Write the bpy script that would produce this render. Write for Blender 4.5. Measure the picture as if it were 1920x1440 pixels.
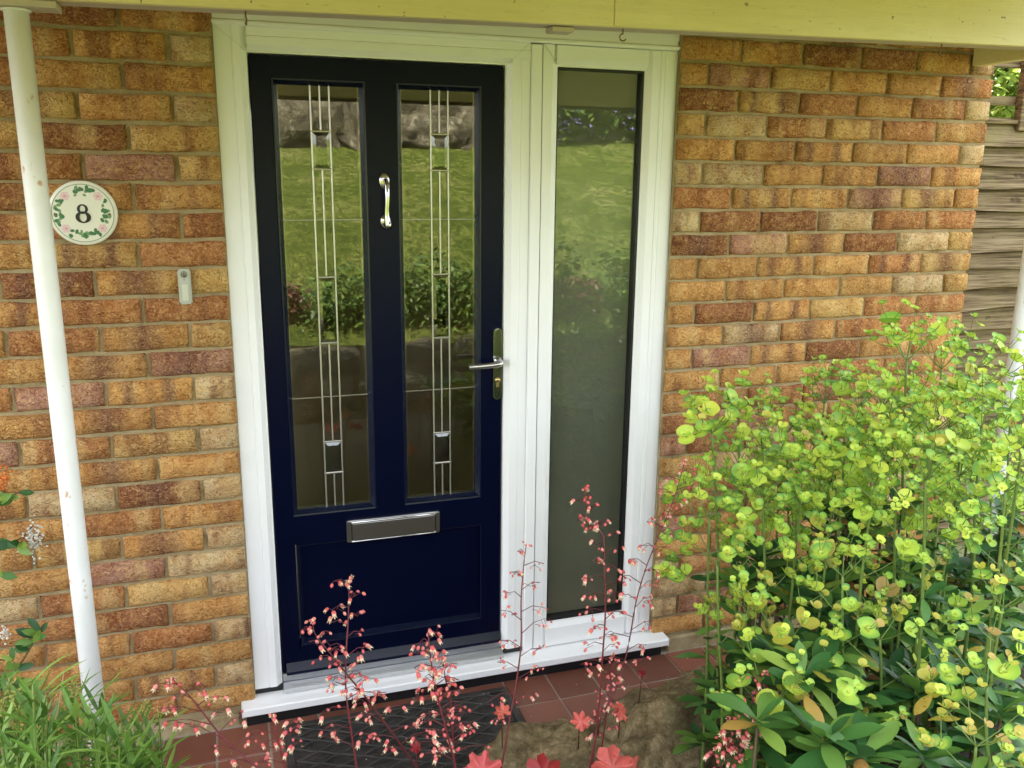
import bpy, bmesh, math, random
from mathutils import Vector, Matrix, Quaternion
R = math.radians
sc = bpy.context.scene
for o in list(bpy.data.objects): bpy.data.objects.remove(o)
C = sc.collection

# ------------------------------------------------------------------ camera
CAMP = Vector((-0.008, -2.535, 1.658))
YAW, PITCH, ROLL, FPX = 0.3171, -0.2338, 0.0101, 1644.3
fw = Vector((math.sin(YAW)*math.cos(PITCH), math.cos(YAW)*math.cos(PITCH), math.sin(PITCH)))
r0 = Vector((math.cos(YAW), -math.sin(YAW), 0)); u0 = r0.cross(fw)
rt = math.cos(ROLL)*r0 + math.sin(ROLL)*u0
up = -math.sin(ROLL)*r0 + math.cos(ROLL)*u0
cd = bpy.data.cameras.new('camera'); cam = bpy.data.objects.new('camera', cd); C.objects.link(cam)
cd.sensor_width = 36; cd.lens = FPX/1920*36; cd.clip_start = 0.02; cd.clip_end = 400
cam.matrix_world = Matrix(((rt.x, up.x, -fw.x, CAMP.x), (rt.y, up.y, -fw.y, CAMP.y), (rt.z, up.z, -fw.z, CAMP.z), (0, 0, 0, 1)))
sc.camera = cam
def at(u, v, y):
    """point at depth y behind the spot (u, v) of the photograph"""
    d = rt*((u-960)/FPX) + up*(-(v-720)/FPX) + fw
    return CAMP + d*((y-CAMP.y)/d.y)

# ------------------------------------------------------------------ sky, sun, exposure
SUN_EL, SUN_AZ = R(54), R(-14)          # sun stands behind the house, so the porch is in its shade
w = bpy.data.worlds.new('World'); sc.world = w; w.use_nodes = True
nt = w.node_tree; bg = nt.nodes['Background']
sky = nt.nodes.new('ShaderNodeTexSky'); sky.sky_type = 'NISHITA'; sky.sun_disc = False
sky.sun_elevation = SUN_EL; sky.sun_rotation = SUN_AZ; sky.air_density = 1.0; sky.dust_density = 3.0; sky.ozone_density = 1.0
hs = nt.nodes.new('ShaderNodeHueSaturation'); hs.inputs['Saturation'].default_value = 0.30
nt.links.new(sky.outputs[0], hs.inputs['Color']); nt.links.new(hs.outputs[0], bg.inputs['Color'])
bg.inputs['Strength'].default_value = 0.14
sl = bpy.data.lights.new('sun', 'SUN'); sl.energy = 4.5; sl.angle = R(2.0); sl.color = (1, .95, .86)
so = bpy.data.objects.new('sun', sl); C.objects.link(so)
sd = Vector((math.sin(SUN_AZ)*math.cos(SUN_EL), math.cos(SUN_AZ)*math.cos(SUN_EL), math.sin(SUN_EL)))
so.rotation_euler = sd.to_track_quat('Z', 'Y').to_euler(); so.location = (0, 6, 12)
vs = sc.view_settings; vs.view_transform = 'Standard'; vs.look = 'None'; vs.exposure = 3.38; vs.gamma = 1; vs.use_curve_mapping = False

# ------------------------------------------------------------------ materials
def mat(name, col=(.8, .8, .8), rough=.5, metal=0.0, spec=.5):
    m = bpy.data.materials.new(name); m.use_nodes = True
    b = m.node_tree.nodes['Principled BSDF']
    b.inputs['Base Color'].default_value = (*col, 1); b.inputs['Roughness'].default_value = rough
    b.inputs['Metallic'].default_value = metal; b.inputs['Specular IOR Level'].default_value = spec
    return m
class N:
    def __init__(s, m): s.t = m.node_tree; s.b = s.t.nodes.get('Principled BSDF'); s.out = s.t.nodes.get('Material Output')
    def n(s, kind, **kw):
        x = s.t.nodes.new('ShaderNode'+kind)
        for k, v in kw.items():
            if k in x.inputs: x.inputs[k].default_value = v
            else: setattr(x, k, v)
        return x
    def l(s, a, b): s.t.links.new(a, b)
    def coord(s, kind='Object'): return s.n('TexCoord').outputs[kind]
    def mapping(s, vec, scale=(1, 1, 1), loc=None):
        m = s.n('Mapping'); m.inputs['Scale'].default_value = scale; s.l(vec, m.inputs['Vector'])
        if loc is not None: s.l(loc, m.inputs['Location'])
        return m.outputs[0]
    def noise(s, vec, scale, detail=4, rough=.6, dist=0.0):
        x = s.n('TexNoise', Scale=scale, Detail=detail, Roughness=rough, Distortion=dist); s.l(vec, x.inputs['Vector']); return x.outputs['Fac']
    def ramp(s, fac, stops, interp='LINEAR'):
        x = s.n('ValToRGB'); x.color_ramp.interpolation = interp; e = x.color_ramp.elements
        while len(e) < len(stops): e.new(.5)
        for k, (p, c) in enumerate(stops):
            e[k].position = p; e[k].color = (*c, 1) if len(c) == 3 else c
        s.l(fac, x.inputs['Fac']); return x.outputs['Color']
    def mix(s, fac, a, b, blend='MIX'):
        x = s.n('Mix', data_type='RGBA', blend_type=blend)
        for i, v in ((0, fac), (6, a), (7, b)):
            if hasattr(v, 'is_output'): s.l(v, x.inputs[i])
            elif i == 0: x.inputs[0].default_value = v
            else: x.inputs[i].default_value = (*v, 1)
        return x.outputs[2]
    def math(s, op, a, b=0.0, c=None):
        x = s.n('Math', operation=op)
        for i, v in enumerate((a, b, c)):
            if v is None: continue
            if hasattr(v, 'is_output'): s.l(v, x.inputs[i])
            else: x.inputs[i].default_value = v
        return x.outputs[0]
    def bump(s, h, strength=.5, dist=.002, normal=None):
        x = s.n('Bump', Strength=strength, Distance=dist); s.l(h, x.inputs['Height'])
        if normal is not None: s.l(normal, x.inputs['Normal'])
        s.l(x.outputs[0], s.b.inputs['Normal']); return x.outputs[0]
G = lambda v: (v, v, v)

# bricks: every brick carries its own clay colour in object colour, alpha says which fire marks it has
MB = mat('rustic_brick', rough=.9, spec=.2); k = N(MB)
oi = k.n('ObjectInfo'); co = k.coord()
off = k.n('CombineXYZ'); k.l(k.math('MULTIPLY', oi.outputs['Random'], 37.0), off.inputs[0]); k.l(k.math('MULTIPLY', oi.outputs['Random'], 91.0), off.inputs[2])
vec = k.mapping(co, loc=off.outputs[0])
n1 = k.noise(vec, 14, 3, .6); n2 = k.noise(vec, 45, 3, .7)
col = k.mix(k.ramp(n1, [(.42, G(0)), (.66, G(.9))]), oi.outputs['Color'], (.72, .56, .44), 'MULTIPLY')
col = k.mix(k.ramp(n2, [(.48, G(0)), (.75, G(.6))]), col, (.74, .42, .12), 'MIX')
n3 = k.noise(k.mapping(vec, (1, 1, .22)), 13, 2, .5)
col = k.mix(k.ramp(n3, [(.54, G(0)), (.63, G(.62))]), col, (.27, .10, .045))
col = k.mix(k.ramp(n3, [(.34, G(.55)), (.44, G(0))]), col, (.76, .51, .22))
sx = k.n('SeparateXYZ'); k.l(co, sx.inputs[0])
wob = k.math('MULTIPLY', k.math('SUBTRACT', k.noise(vec, 38, 3), .5), .035)
ax = k.math('ADD', k.math('ABSOLUTE', k.math('ADD', sx.outputs[0], .006)), wob)
kiss = k.math('MULTIPLY', k.math('SUBTRACT', 1.0, k.math('MULTIPLY', k.math('ABSOLUTE', k.math('SUBTRACT', ax, .052)), 40.0)), 1.0)
kissm = k.math('MULTIPLY', k.n('Clamp').outputs[0], 1.0)
cl = k.n('Clamp'); k.l(kiss, cl.inputs[0])
isk = k.math('LESS_THAN', oi.outputs['Alpha'], .3)
mid = k.math('SUBTRACT', 1.0, k.math('MULTIPLY', ax, 15.0)); cm = k.n('Clamp'); k.l(mid, cm.inputs[0])
ism = k.math('MULTIPLY', k.math('GREATER_THAN', oi.outputs['Alpha'], .3), k.math('LESS_THAN', oi.outputs['Alpha'], .7))
fm = k.math('ADD', k.math('MULTIPLY', cl.outputs[0], isk), k.math('MULTIPLY', cm.outputs[0], ism))
col = k.mix(k.math('MULTIPLY', fm, .8), col, (.20, .085, .06))
spk = k.ramp(k.noise(vec, 260, 2, .5), [(.30, G(1)), (.36, G(0))])
col = k.mix(k.math('MULTIPLY', spk, .55), col, (.05, .025, .015))
eff = k.ramp(k.noise(vec, 22, 4, .7), [(.66, G(0)), (.80, G(.35))])
col = k.mix(eff, col, (.62, .52, .38))
cr = k.noise(k.mapping(vec, (.8, 1, 1.0)), 112, 3, .58, 1.6)
col = k.mix(k.ramp(cr, [(.35, G(.75)), (.48, G(0))]), col, (.44, .32, .22), 'MULTIPLY')  # crinkle hollows darkened: darker clay plus crevice shade put into the colour
col = k.mix(k.ramp(cr, [(.52, G(0)), (.68, G(.42))]), col, (.90, .60, .27))
k.l(col, k.b.inputs['Base Color'])
cr2 = k.noise(vec, 420, 2, .5)
k.bump(k.math('ADD', k.math('MULTIPLY', cr, 1.0), k.math('MULTIPLY', cr2, .25)), 1.0, .012)

MM = mat('mortar', (.30, .235, .13), .95, spec=.1); k = N(MM); co = k.coord()
k.l(k.ramp(k.noise(co, 9, 5, .7), [(.28, (.20, .145, .075)), (.42, (.34, .26, .14)), (.72, (.50, .40, .235))]), k.b.inputs['Base Color']); k.bump(k.math('ADD', k.noise(co, 260, 4, .7), k.math('MULTIPLY', k.noise(co, 40, 4, .7), 2.0)), 1.0, .004)

MBT = mat('distant_brickwork', rough=.9); k = N(MBT); bt = k.n('TexBrick', Scale=1.0); bt.inputs['Brick Width'].default_value = .225; bt.inputs['Row Height'].default_value = .075; bt.inputs['Mortar Size'].default_value = .005
bt.inputs['Color1'].default_value = (.42, .20, .07, 1); bt.inputs['Color2'].default_value = (.30, .13, .05, 1); bt.inputs['Mortar'].default_value = (.3, .24, .14, 1)
xz = k.n('SeparateXYZ'); k.l(k.coord(), xz.inputs[0]); cb = k.n('CombineXYZ'); k.l(k.math('ADD', xz.outputs[0], xz.outputs[1]), cb.inputs[0]); k.l(xz.outputs[2], cb.inputs[1]); k.l(cb.outputs[0], bt.inputs['Vector']); k.l(bt.outputs['Color'], k.b.inputs['Base Color'])

MU = mat('white_upvc', (.86, .86, .855), .28, spec=.45); k = N(MU); co = k.coord()
k.l(k.ramp(k.noise(co, 3, 4, .6), [(.3, (.84, .84, .83)), (.7, (.88, .88, .88))]), k.b.inputs['Base Color']); k.bump(k.noise(co, 5, 2, .5), .12, .002)
MWELD = mat('grey_weld_bead', (.62, .62, .60), .5)
MGAP = mat('black_gasket', (.008, .008, .009), .5)
MALU = mat('aluminium_threshold', (.62, .63, .64), .35, .9)
MDR = mat('navy_door_foil', (.0012, .0026, .0150), .27, spec=.16); k = N(MDR); co = k.coord()
k.bump(k.noise(k.mapping(co, (6, 6, 260)), 3.5, 4, .7), .22, .0015)
MDR2 = mat('navy_door_foil_upright', (.0012, .0026, .0150), .27, spec=.16); k = N(MDR2); co = k.coord()
k.bump(k.noise(k.mapping(co, (260, 260, 6)), 3.5, 4, .7), .22, .0015)
MBEAD = mat('navy_glazing_bead', (.0035, .0065, .022), .24, spec=.55)  # lighter, shinier copy of the door navy, giving the beads highlights
MPLT = mat('dark_polished_steel', (.26, .26, .27), .16, 1.0)
MLEAD = mat('lead_came', (.55, .53, .48), .32, .85)
MCHR = mat('chrome', (.58, .58, .59), .12, 1.0)
MSTL = mat('brushed_steel', (.50, .49, .47), .30, 1.0); k = N(MSTL); k.bump(k.noise(k.mapping(k.coord(), (4, 4, 500)), 4, 2), .12, .001)
MBRS = mat('brass_lock', (.62, .46, .18), .28, 1.0)
MHOOK = mat('rusty_hook', (.20, .12, .06), .6, .5)

def glass_mat(name, ior, tint, rough, bscale, bstr):
    m = bpy.data.materials.new(name); m.use_nodes = True; k = N(m); k.t.nodes.remove(k.b)
    f0 = ((ior-1)/(ior+1))**2; lw = k.n('LayerWeight', Blend=.5); fr_ = k.math('ADD', f0, k.math('MULTIPLY', k.math('POWER', lw.outputs['Facing'], 5.0), 1-f0)); tr = k.n('BsdfTransparent'); tr.inputs[0].default_value = (*tint, 1)
    gl = k.n('BsdfAnisotropic') if False else k.n('BsdfGlossy', Roughness=rough); gl.inputs['Color'].default_value = (.96, 1, .96, 1)
    bp = k.n('Bump', Strength=bstr, Distance=.002); k.l(k.noise(k.coord(), bscale, 2, .5), bp.inputs['Height']); k.l(bp.outputs[0], gl.inputs['Normal'])
    mx = k.n('MixShader'); k.l(fr_, mx.inputs[0]); k.l(tr.outputs[0], mx.inputs[1]); k.l(gl.outputs[0], mx.inputs[2]); k.l(mx.outputs[0], k.out.inputs['Surface'])
    return m
MGL = glass_mat('stippled_double_glazing', 1.80, (.85, .85, .76), .009, 30, .012)
MGS = glass_mat('clear_double_glazing', 1.80, (.90, .93, .88), .010, 3, .02)
MGB = glass_mat('bevelled_glass', 2.1, (.6, .62, .55), .01, 20, .02)

def frosted(name, tint, dif):
    m = bpy.data.materials.new(name); m.use_nodes = True; k = N(m); k.t.nodes.remove(k.b)
    rf_ = k.n('BsdfRefraction', Roughness=.42, IOR=1.18); rf_.inputs['Color'].default_value = (*tint, 1)
    df = k.n('BsdfDiffuse'); df.inputs['Color'].default_value = (*dif, 1)
    bp = k.n('Bump', Strength=.5, Distance=.002); k.l(k.noise(k.coord(), 260, 2, .5), bp.inputs['Height']); k.l(bp.outputs[0], rf_.inputs['Normal'])
    mx = k.n('MixShader'); mx.inputs[0].default_value = .35; k.l(rf_.outputs[0], mx.inputs[1]); k.l(df.outputs[0], mx.inputs[2]); k.l(mx.outputs[0], k.out.inputs['Surface']); return m
MFRS = frosted('obscure_inner_glass', (.70, .71, .68), (.40, .385, .345)); MFRD = frosted('stippled_inner_glass', (.85, .80, .68), (.060, .050, .028))

# painted timber of the canopy: cream yellow paint, grain and small knocks
MCAN = mat('cream_painted_timber', (.74, .66, .30), .5); k = N(MCAN); co = k.coord()
gr = k.noise(k.mapping(co, (3, 40, 40)), 6, 5, .7)
c0 = k.ramp(k.noise(co, 2.2, 4, .6), [(.3, (.72, .63, .30)), (.7, (.80, .72, .39))])
c0 = k.mix(k.ramp(k.noise(k.mapping(co, (7, 60, 60)), 2.2, 5, .75), [(.62, G(0)), (.70, G(.65))]), c0, (.34, .27, .11))
c0 = k.mix(k.ramp(k.noise(k.mapping(co, (1, 8, 16)), 5, 4, .7), [(.4, G(0)), (.75, G(.5))]), c0, (.62, .55, .24))
c0 = k.mix(k.ramp(k.noise(co, 55, 2, .5), [(.73, G(0)), (.76, G(.8))]), c0, (.16, .11, .05))
k.l(c0, k.b.inputs['Base Color']); k.bump(gr, .35, .003)
MCANU = mat('bare_primed_timber', (.50, .43, .33), .75); k = N(MCANU); k.bump(k.noise(k.mapping(k.coord(), (3, 40, 40)), 6, 5, .7), .35, .003)
MPOST = mat('white_painted_steel', (.80, .80, .78), .42); k = N(MPOST); co = k.coord()
p0 = k.ramp(k.noise(co, 7, 4, .6), [(.3, (.74, .74, .70)), (.7, (.84, .84, .83))])
p0 = k.mix(k.ramp(k.noise(k.mapping(co, (30, 30, 7)), 2.2, 6, .75), [(.62, G(0)), (.70, G(.35))]), p0, (.55, .55, .52))
p0 = k.mix(k.ramp(k.noise(k.mapping(co, (1, 1, .7)), 26, 3, .6), [(.665, G(0)), (.72, G(.75))]), p0, (.50, .22, .06))
k.l(p0, k.b.inputs['Base Color'])
MROOF = mat('dark_roof_felt', (.10, .095, .085), .9)
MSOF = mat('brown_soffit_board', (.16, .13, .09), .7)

MQT = mat('quarry_tile', (.20, .055, .03), .42); k = N(MQT); oi = k.n('ObjectInfo'); co = k.coord('Object')
tn = k.noise(co, 18, 5, .7)
tc = k.ramp(oi.outputs['Random'], [(0, (.14, .048, .030)), (.5, (.19, .064, .040)), (1, (.24, .085, .052))])
tc = k.mix(k.ramp(tn, [(.45, G(0)), (.8, G(.6))]), tc, (.20, .105, .07)); k.l(tc, k.b.inputs['Base Color'])
k.l(k.ramp(tn, [(.3, G(.38)), (.7, G(.62))]), k.b.inputs['Roughness']); k.bump(k.noise(co, 120, 3, .6), .25, .001)
MGR = mat('pale_grout', (.33, .28, .22), .95)
MRUB = mat('black_rubber', (.022, .021, .020), .55); k = N(MRUB); co = k.coord(); k.l(k.ramp(k.noise(co, 25, 5, .7), [(.35, (.016, .015, .014)), (.75, (.06, .052, .042))]), k.b.inputs['Base Color'])
MROCK = mat('weathered_sandstone', (.25, .2, .11), .92, spec=.2); k = N(MROCK); co = k.coord()
rc = k.ramp(k.noise(co, 24, 9, .8), [(.34, (.045, .031, .015)), (.43, (.16, .115, .055)), (.53, (.26, .195, .10)), (.66, (.42, .34, .20))])
rc = k.mix(k.ramp(k.noise(co, 6, 4, .6), [(.40, G(.5)), (.52, G(0))]), rc, (.10, .08, .04))
rc = k.mix(k.ramp(k.noise(co, 16, 5, .7), [(.54, G(0)), (.66, G(.6))]), rc, (.13, .13, .045))
rc = k.mix(k.ramp(k.noise(co, 70, 3, .6), [(.68, G(0)), (.73, G(.7))]), rc, (.40, .37, .26))
k.l(rc, k.b.inputs['Base Color']); k.bump(k.math('ADD', k.noise(co, 45, 8, .75), k.math('MULTIPLY', k.noise(co, 9, 4, .6), 2.0)), 1.0, .012)
MWST = mat('grey_wall_stone', (.25, .22, .17), .95); k = N(MWST); co = k.coord()
rc = k.ramp(k.noise(co, 5.5, 8, .75), [(.38, (.018, .014, .009)), (.48, (.085, .068, .042)), (.57, (.15, .125, .085)), (.66, (.46, .42, .34))])
k.l(rc, k.b.inputs['Base Color']); k.bump(k.noise(co, 6, 8, .75), 1.0, .09)
MSOIL = mat('dark_garden_soil', (.045, .03, .018), .95); k = N(MSOIL); co = k.coord()
k.l(k.ramp(k.noise(co, 30, 6, .7), [(.3, (.02, .013, .008)), (.7, (.085, .058, .035))]), k.b.inputs['Base Color']); k.bump(k.noise(co, 60, 6, .75), 1.0, .02)
MLAWN = mat('mown_lawn', (.10, .16, .03), .9, spec=.1); k = N(MLAWN); co = k.coord()
lc = k.ramp(k.noise(co, 2.2, 8, .78), [(.38, (.095, .125, .020)), (.50, (.17, .20, .036)), (.64, (.31, .29, .10))])
lc = k.mix(k.ramp(k.noise(k.mapping(co, (1, .6, 1)), 22, 6, .8), [(.42, G(.9)), (.56, G(0))]), lc, (.045, .07, .010))
k.l(lc, k.b.inputs['Base Color']); k.bump(k.noise(co, 60, 6, .8), 1.0, .06)
MGRD = mat('garden_ground', (.10, .10, .05), .95); k = N(MGRD); co = k.coord(); k.l(k.ramp(k.noise(co, .6, 6, .7), [(.3, (.06, .08, .02)), (.7, (.15, .16, .05))]), k.b.inputs['Base Color'])
MPATH = mat('concrete_path', (.30, .28, .24), .9); k = N(MPATH); co = k.coord(); k.l(k.ramp(k.noise(co, 6, 6, .7), [(.3, (.22, .205, .17)), (.7, (.36, .34, .30))]), k.b.inputs['Base Color'])
MFEN = mat('weathered_fence_board', (.30, .26, .17), .85, spec=.2); k = N(MFEN); co = k.coord(); oi = k.n('ObjectInfo')
off = k.n('CombineXYZ'); k.l(k.math('MULTIPLY', oi.outputs['Random'], 40.0), off.inputs[2])
v2 = k.mapping(co, (1.0, 8, 34), off.outputs[0])
g1 = k.noise(v2, 3.0, 7, .7, .15)
fc = k.ramp(g1, [(.34, (.035, .024, .012)), (.46, (.125, .088, .045)), (.58, (.22, .165, .092)), (.72, (.31, .25, .155))])
fc = k.mix(k.ramp(k.noise(co, 5, 4, .6), [(.5, G(0)), (.7, G(.45))]), fc, (.22, .20, .065))
kn_ = k.ramp(k.noise(k.mapping(co, (5, 5, 9), off.outputs[0]), 2.0, 2, .5), [(.68, G(0)), (.74, G(.8))]); fc = k.mix(kn_, fc, (.05, .032, .016))
k.l(fc, k.b.inputs['Base Color']); k.bump(g1, .3, .004)

def leaf_mat(name, stops, rough=.42, trans=.25, spot=None, spec=.4, heart=None):
    m = mat(name, rough=rough, spec=spec); k = N(m)
    oi = k.n('ObjectInfo'); ge = k.n('NewGeometry')
    f = k.math('FRACT', k.math('ADD', oi.outputs['Random'], ge.outputs['Random Per Island']))
    c = k.ramp(f, stops)
    nz = k.noise(k.coord(), 60, 3, .6)
    c = k.mix(k.ramp(nz, [(.35, G(.35)), (.65, G(0))]), c, (.5, .55, .4), 'MULTIPLY')
    if spot: c = k.mix(k.ramp(k.noise(k.coord(), 130, 3, .6), [(.60, G(0)), (.66, G(.8))]), c, spot)
    if heart: c = k.mix(k.ramp(k.n('Attribute', attribute_name='rho').outputs['Fac'], [(.25, G(.85)), (.85, G(0))]), c, heart)
    k.l(c, k.b.inputs['Base Color'])
    t = k.n('BsdfTranslucent'); k.l(c, t.inputs['Color']); mx = k.n('MixShader'); mx.inputs[0].default_value = trans
    k.l(k.b.outputs[0], mx.inputs[1]); k.l(t.outputs[0], mx.inputs[2]); k.l(mx.outputs[0], k.out.inputs['Surface'])
    return m
MBRACT = leaf_mat('lime_bract', [(0, (.11, .30, .065)), (.35, (.26, .52, .08)), (.7, (.47, .68, .085)), (1, (.72, .75, .10))], .5, .3, heart=(.64, .76, .10))
MBRACTY = leaf_mat('yellowing_bract', [(0, (.50, .48, .06)), (.6, (.62, .56, .10)), (1, (.55, .36, .14))], .55, .3)
MBUD = leaf_mat('green_seed_bud', [(0, (.34, .48, .08)), (1, (.50, .58, .09))], .45, .1)
MSTEM = leaf_mat('green_stem', [(0, (.13, .20, .045)), (1, (.20, .28, .06))], .5, .05)
MSTEMB = leaf_mat('brown_woody_stem', [(0, (.07, .042, .020)), (1, (.12, .075, .035))], .6, .0)
MLD = leaf_mat('dark_glossy_leaf', [(0, (.022, .075, .022)), (.5, (.045, .14, .032)), (.8, (.085, .21, .040)), (1, (.18, .31, .05))], .40, .22, spec=.30)
MLM = leaf_mat('mid_green_leaf', [(0, (.07, .17, .035)), (.6, (.14, .27, .045)), (1, (.27, .38, .06))], .46, .22)
MLY = leaf_mat('yellowing_leaf', [(0, (.32, .32, .04)), (.6, (.48, .38, .05)), (1, (.42, .20, .06))], .5, .25, (.10, .055, .02))
MLIN = leaf_mat('narrow_green_leaf', [(0, (.08, .18, .03)), (.6, (.17, .33, .05)), (1, (.32, .48, .10))], .42, .25)
MHST = leaf_mat('dark_red_stem', [(0, (.085, .012, .015)), (1, (.14, .020, .024))], .45, .0)
MHFL = leaf_mat('coral_bell', [(0, (.62, .095, .10)), (.5, (.74, .17, .16)), (1, (.80, .33, .27))], .5, .25)
MHTIP = leaf_mat('cream_bell_tip', [(0, (.80, .55, .36)), (1, (.84, .70, .50))], .55, .25)
MHLF = leaf_mat('coral_red_leaf', [(0, (.52, .075, .06)), (.5, (.70, .16, .11)), (1, (.64, .11, .12))], .42, .35, (.46, .05, .045))
MHLD = leaf_mat('deep_crimson_leaf', [(0, (.22, .012, .02)), (1, (.32, .03, .03))], .4, .3)
MBERRY = mat('orange_berry', (.62, .16, .02), .35)
MWFL = leaf_mat('white_blossom', [(0, (.72, .68, .58)), (1, (.82, .80, .76))], .6, .2)
MYHD = leaf_mat('straw_yellow_flower', [(0, (.42, .42, .10)), (1, (.58, .55, .16))], .55, .2)
MDRY = mat('dry_straw_stalk', (.45, .33, .16), .7)
MPUR = leaf_mat('violet_flower', [(0, (.20, .16, .50)), (1, (.34, .28, .68))], .6, .3)
MSHRUB = leaf_mat('shrub_leaf', [(0, (.04, .075, .015)), (.6, (.075, .13, .022)), (1, (.15, .21, .04))], .5, .3)
MTREE = leaf_mat('bright_tree_leaf', [(0, (.10, .18, .03)), (.6, (.22, .32, .05)), (1, (.38, .42, .10))], .5, .45)
MBARK = mat('brown_bark', (.10, .075, .05), .9)
MHALL = mat('hall_wall_paint', (.72, .72, .62), .8)
MHALLF = mat('hall_floor_tile', (.42, .39, .32), .35)
MHALLG = mat('hall_floor_grout', (.75, .72, .65), .8)
MWOOD = mat('brown_hall_wood', (.16, .06, .022), .45)
MCER = mat('cream_ceramic', (.78, .76, .66), .22)
MCERG = mat('painted_green', (.055, .17, .07), .4)
MCERG2 = mat('painted_light_green', (.16, .30, .13), .4)
MCERP = mat('painted_pink', (.74, .52, .54), .4)
MCERK = mat('painted_black', (.012, .012, .012), .4)
MBELL = mat('beige_plastic', (.46, .46, .39), .4)
MBELLP = mat('beige_plastic_window', (.56, .57, .46), .3)
MBLUE = mat('navy_badge', (.015, .02, .05), .3)

# ------------------------------------------------------------------ helpers
def link(name, me, parent=None, m=None):
    o = bpy.data.objects.new(name, me); C.objects.link(o)
    if m is not None and me is not None and not me.materials: me.materials.append(m)
    if parent is not None:
        o.parent = parent
        o.matrix_parent_inverse = Matrix.Translation(-ROOT[parent.name]) if parent.name in ROOT else Matrix()
        ROOT[o.name] = Vector((0, 0, 0))
        if parent.name in ABS: ABS[o.name] = ABS[parent.name]
    return o
ROOT = {}; ABS = {}
def thing(name, label, cat, loc, group=None):
    o = bpy.data.objects.new(name, None); C.objects.link(o); o.location = loc; o.empty_display_size = .05
    ROOT[o.name] = Vector(loc); tag(o, label, cat, group); return o
def tag(o, label, cat, group=None):
    o['label'] = label; o['category'] = cat
    if group: o['group'] = group
    return o
def struct(o): o['kind'] = 'structure'; return o
def stuff(o): o['kind'] = 'stuff'; return o
def mesh(name, verts, faces, smooth=False):
    me = bpy.data.meshes.new(name); me.from_pydata(verts, [], faces); me.update()
    if smooth: me.polygons.foreach_set('use_smooth', [True]*len(me.polygons))
    return me
def bm_mesh(name, bm, smooth=False):
    bmesh.ops.recalc_face_normals(bm, faces=bm.faces)
    me = bpy.data.meshes.new(name); bm.to_mesh(me); bm.free()
    if smooth: me.polygons.foreach_set('use_smooth', [True]*len(me.polygons))
    return me
def box(name, x0, x1, y0, y1, z0, z1, m, parent=None, bev=.002, seg=1):
    bm = bmesh.new(); bmesh.ops.create_cube(bm, size=1)
    for v in bm.verts: v.co = Vector((x0+(x1-x0)*(v.co.x+.5), y0+(y1-y0)*(v.co.y+.5), z0+(z1-z0)*(v.co.z+.5)))
    if bev: bmesh.ops.bevel(bm, geom=bm.edges[:], offset=bev, segments=seg, affect='EDGES', clamp_overlap=True)
    return link(name, bm_mesh(name, bm), parent, m)
def prism(name, prof, axis, a0, a1, m, parent=None):
    """profile of 2D points swept along an axis; axis z: (x,y); axis x: (y,z); axis y: (x,z)"""
    P = {'z': lambda p, a: (p[0], p[1], a), 'x': lambda p, a: (a, p[0], p[1]), 'y': lambda p, a: (p[0], a, p[1])}[axis]
    n = len(prof); v = [P(p, a0) for p in prof]+[P(p, a1) for p in prof]
    f = [(i, (i+1) % n, n+(i+1) % n, n+i) for i in range(n)]+[tuple(range(n)), tuple(range(2*n-1, n-1, -1))]
    bm = bmesh.new(); bv = [bm.verts.new(c) for c in v]
    for q in f: bm.faces.new([bv[i] for i in q])
    return link(name, bm_mesh(name, bm), parent, m)
def tube_data(pts, rad, seg=7, caps=True):
    V = []; F = []; n = len(pts); pts = [Vector(p) for p in pts]
    for i, p in enumerate(pts):
        t = (pts[min(i+1, n-1)]-pts[max(i-1, 0)]).normalized()
        a = t.cross(Vector((0, 0, 1)) if abs(t.z) < .9 else Vector((1, 0, 0))).normalized(); b = t.cross(a)
        r = rad[i] if isinstance(rad, (list, tuple)) else rad
        for j in range(seg):
            an = 2*math.pi*j/seg; V.append(p+a*(r*math.cos(an))+b*(r*math.sin(an)))
    for i in range(n-1):
        for j in range(seg): F.append((i*seg+j, i*seg+(j+1) % seg, (i+1)*seg+(j+1) % seg, (i+1)*seg+j))
    if caps: F.append(tuple(range(seg-1, -1, -1))); F.append(tuple(range((n-1)*seg, n*seg)))
    return V, F
def tube(name, pts, rad, m, parent=None, seg=8):
    V, F = tube_data(pts, rad, seg); return link(name, mesh(name, V, F, True), parent, m)
class MBld:
    def __init__(s): s.v = []; s.f = []; s.mi = []
    def add(s, V, F, mi=0, M=None):
        b = len(s.v); s.v += [(M @ Vector(v)) if M else v for v in V]; s.f += [tuple(b+i for i in q) for q in F]; s.mi += [mi]*len(F)
    def build(s, name, mats, parent=None, smooth=True):
        me = mesh(name, s.v, s.f, smooth)
        for m in mats: me.materials.append(m)
        me.polygons.foreach_set('material_index', s.mi); return link(name, me, parent)
def catmull(P, n=5):
    P = [Vector(p) for p in P]; out = []
    for i in range(len(P)-1):
        a = P[max(i-1, 0)]; b = P[i]; c = P[i+1]; d = P[min(i+2, len(P)-1)]
        for j in range(n):
            t = j/n; out.append(.5*((2*b)+(c-a)*t+(2*a-5*b+4*c-d)*t*t+(3*b-a-3*c+d)*t**3))
    return out+[P[-1]]
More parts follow.
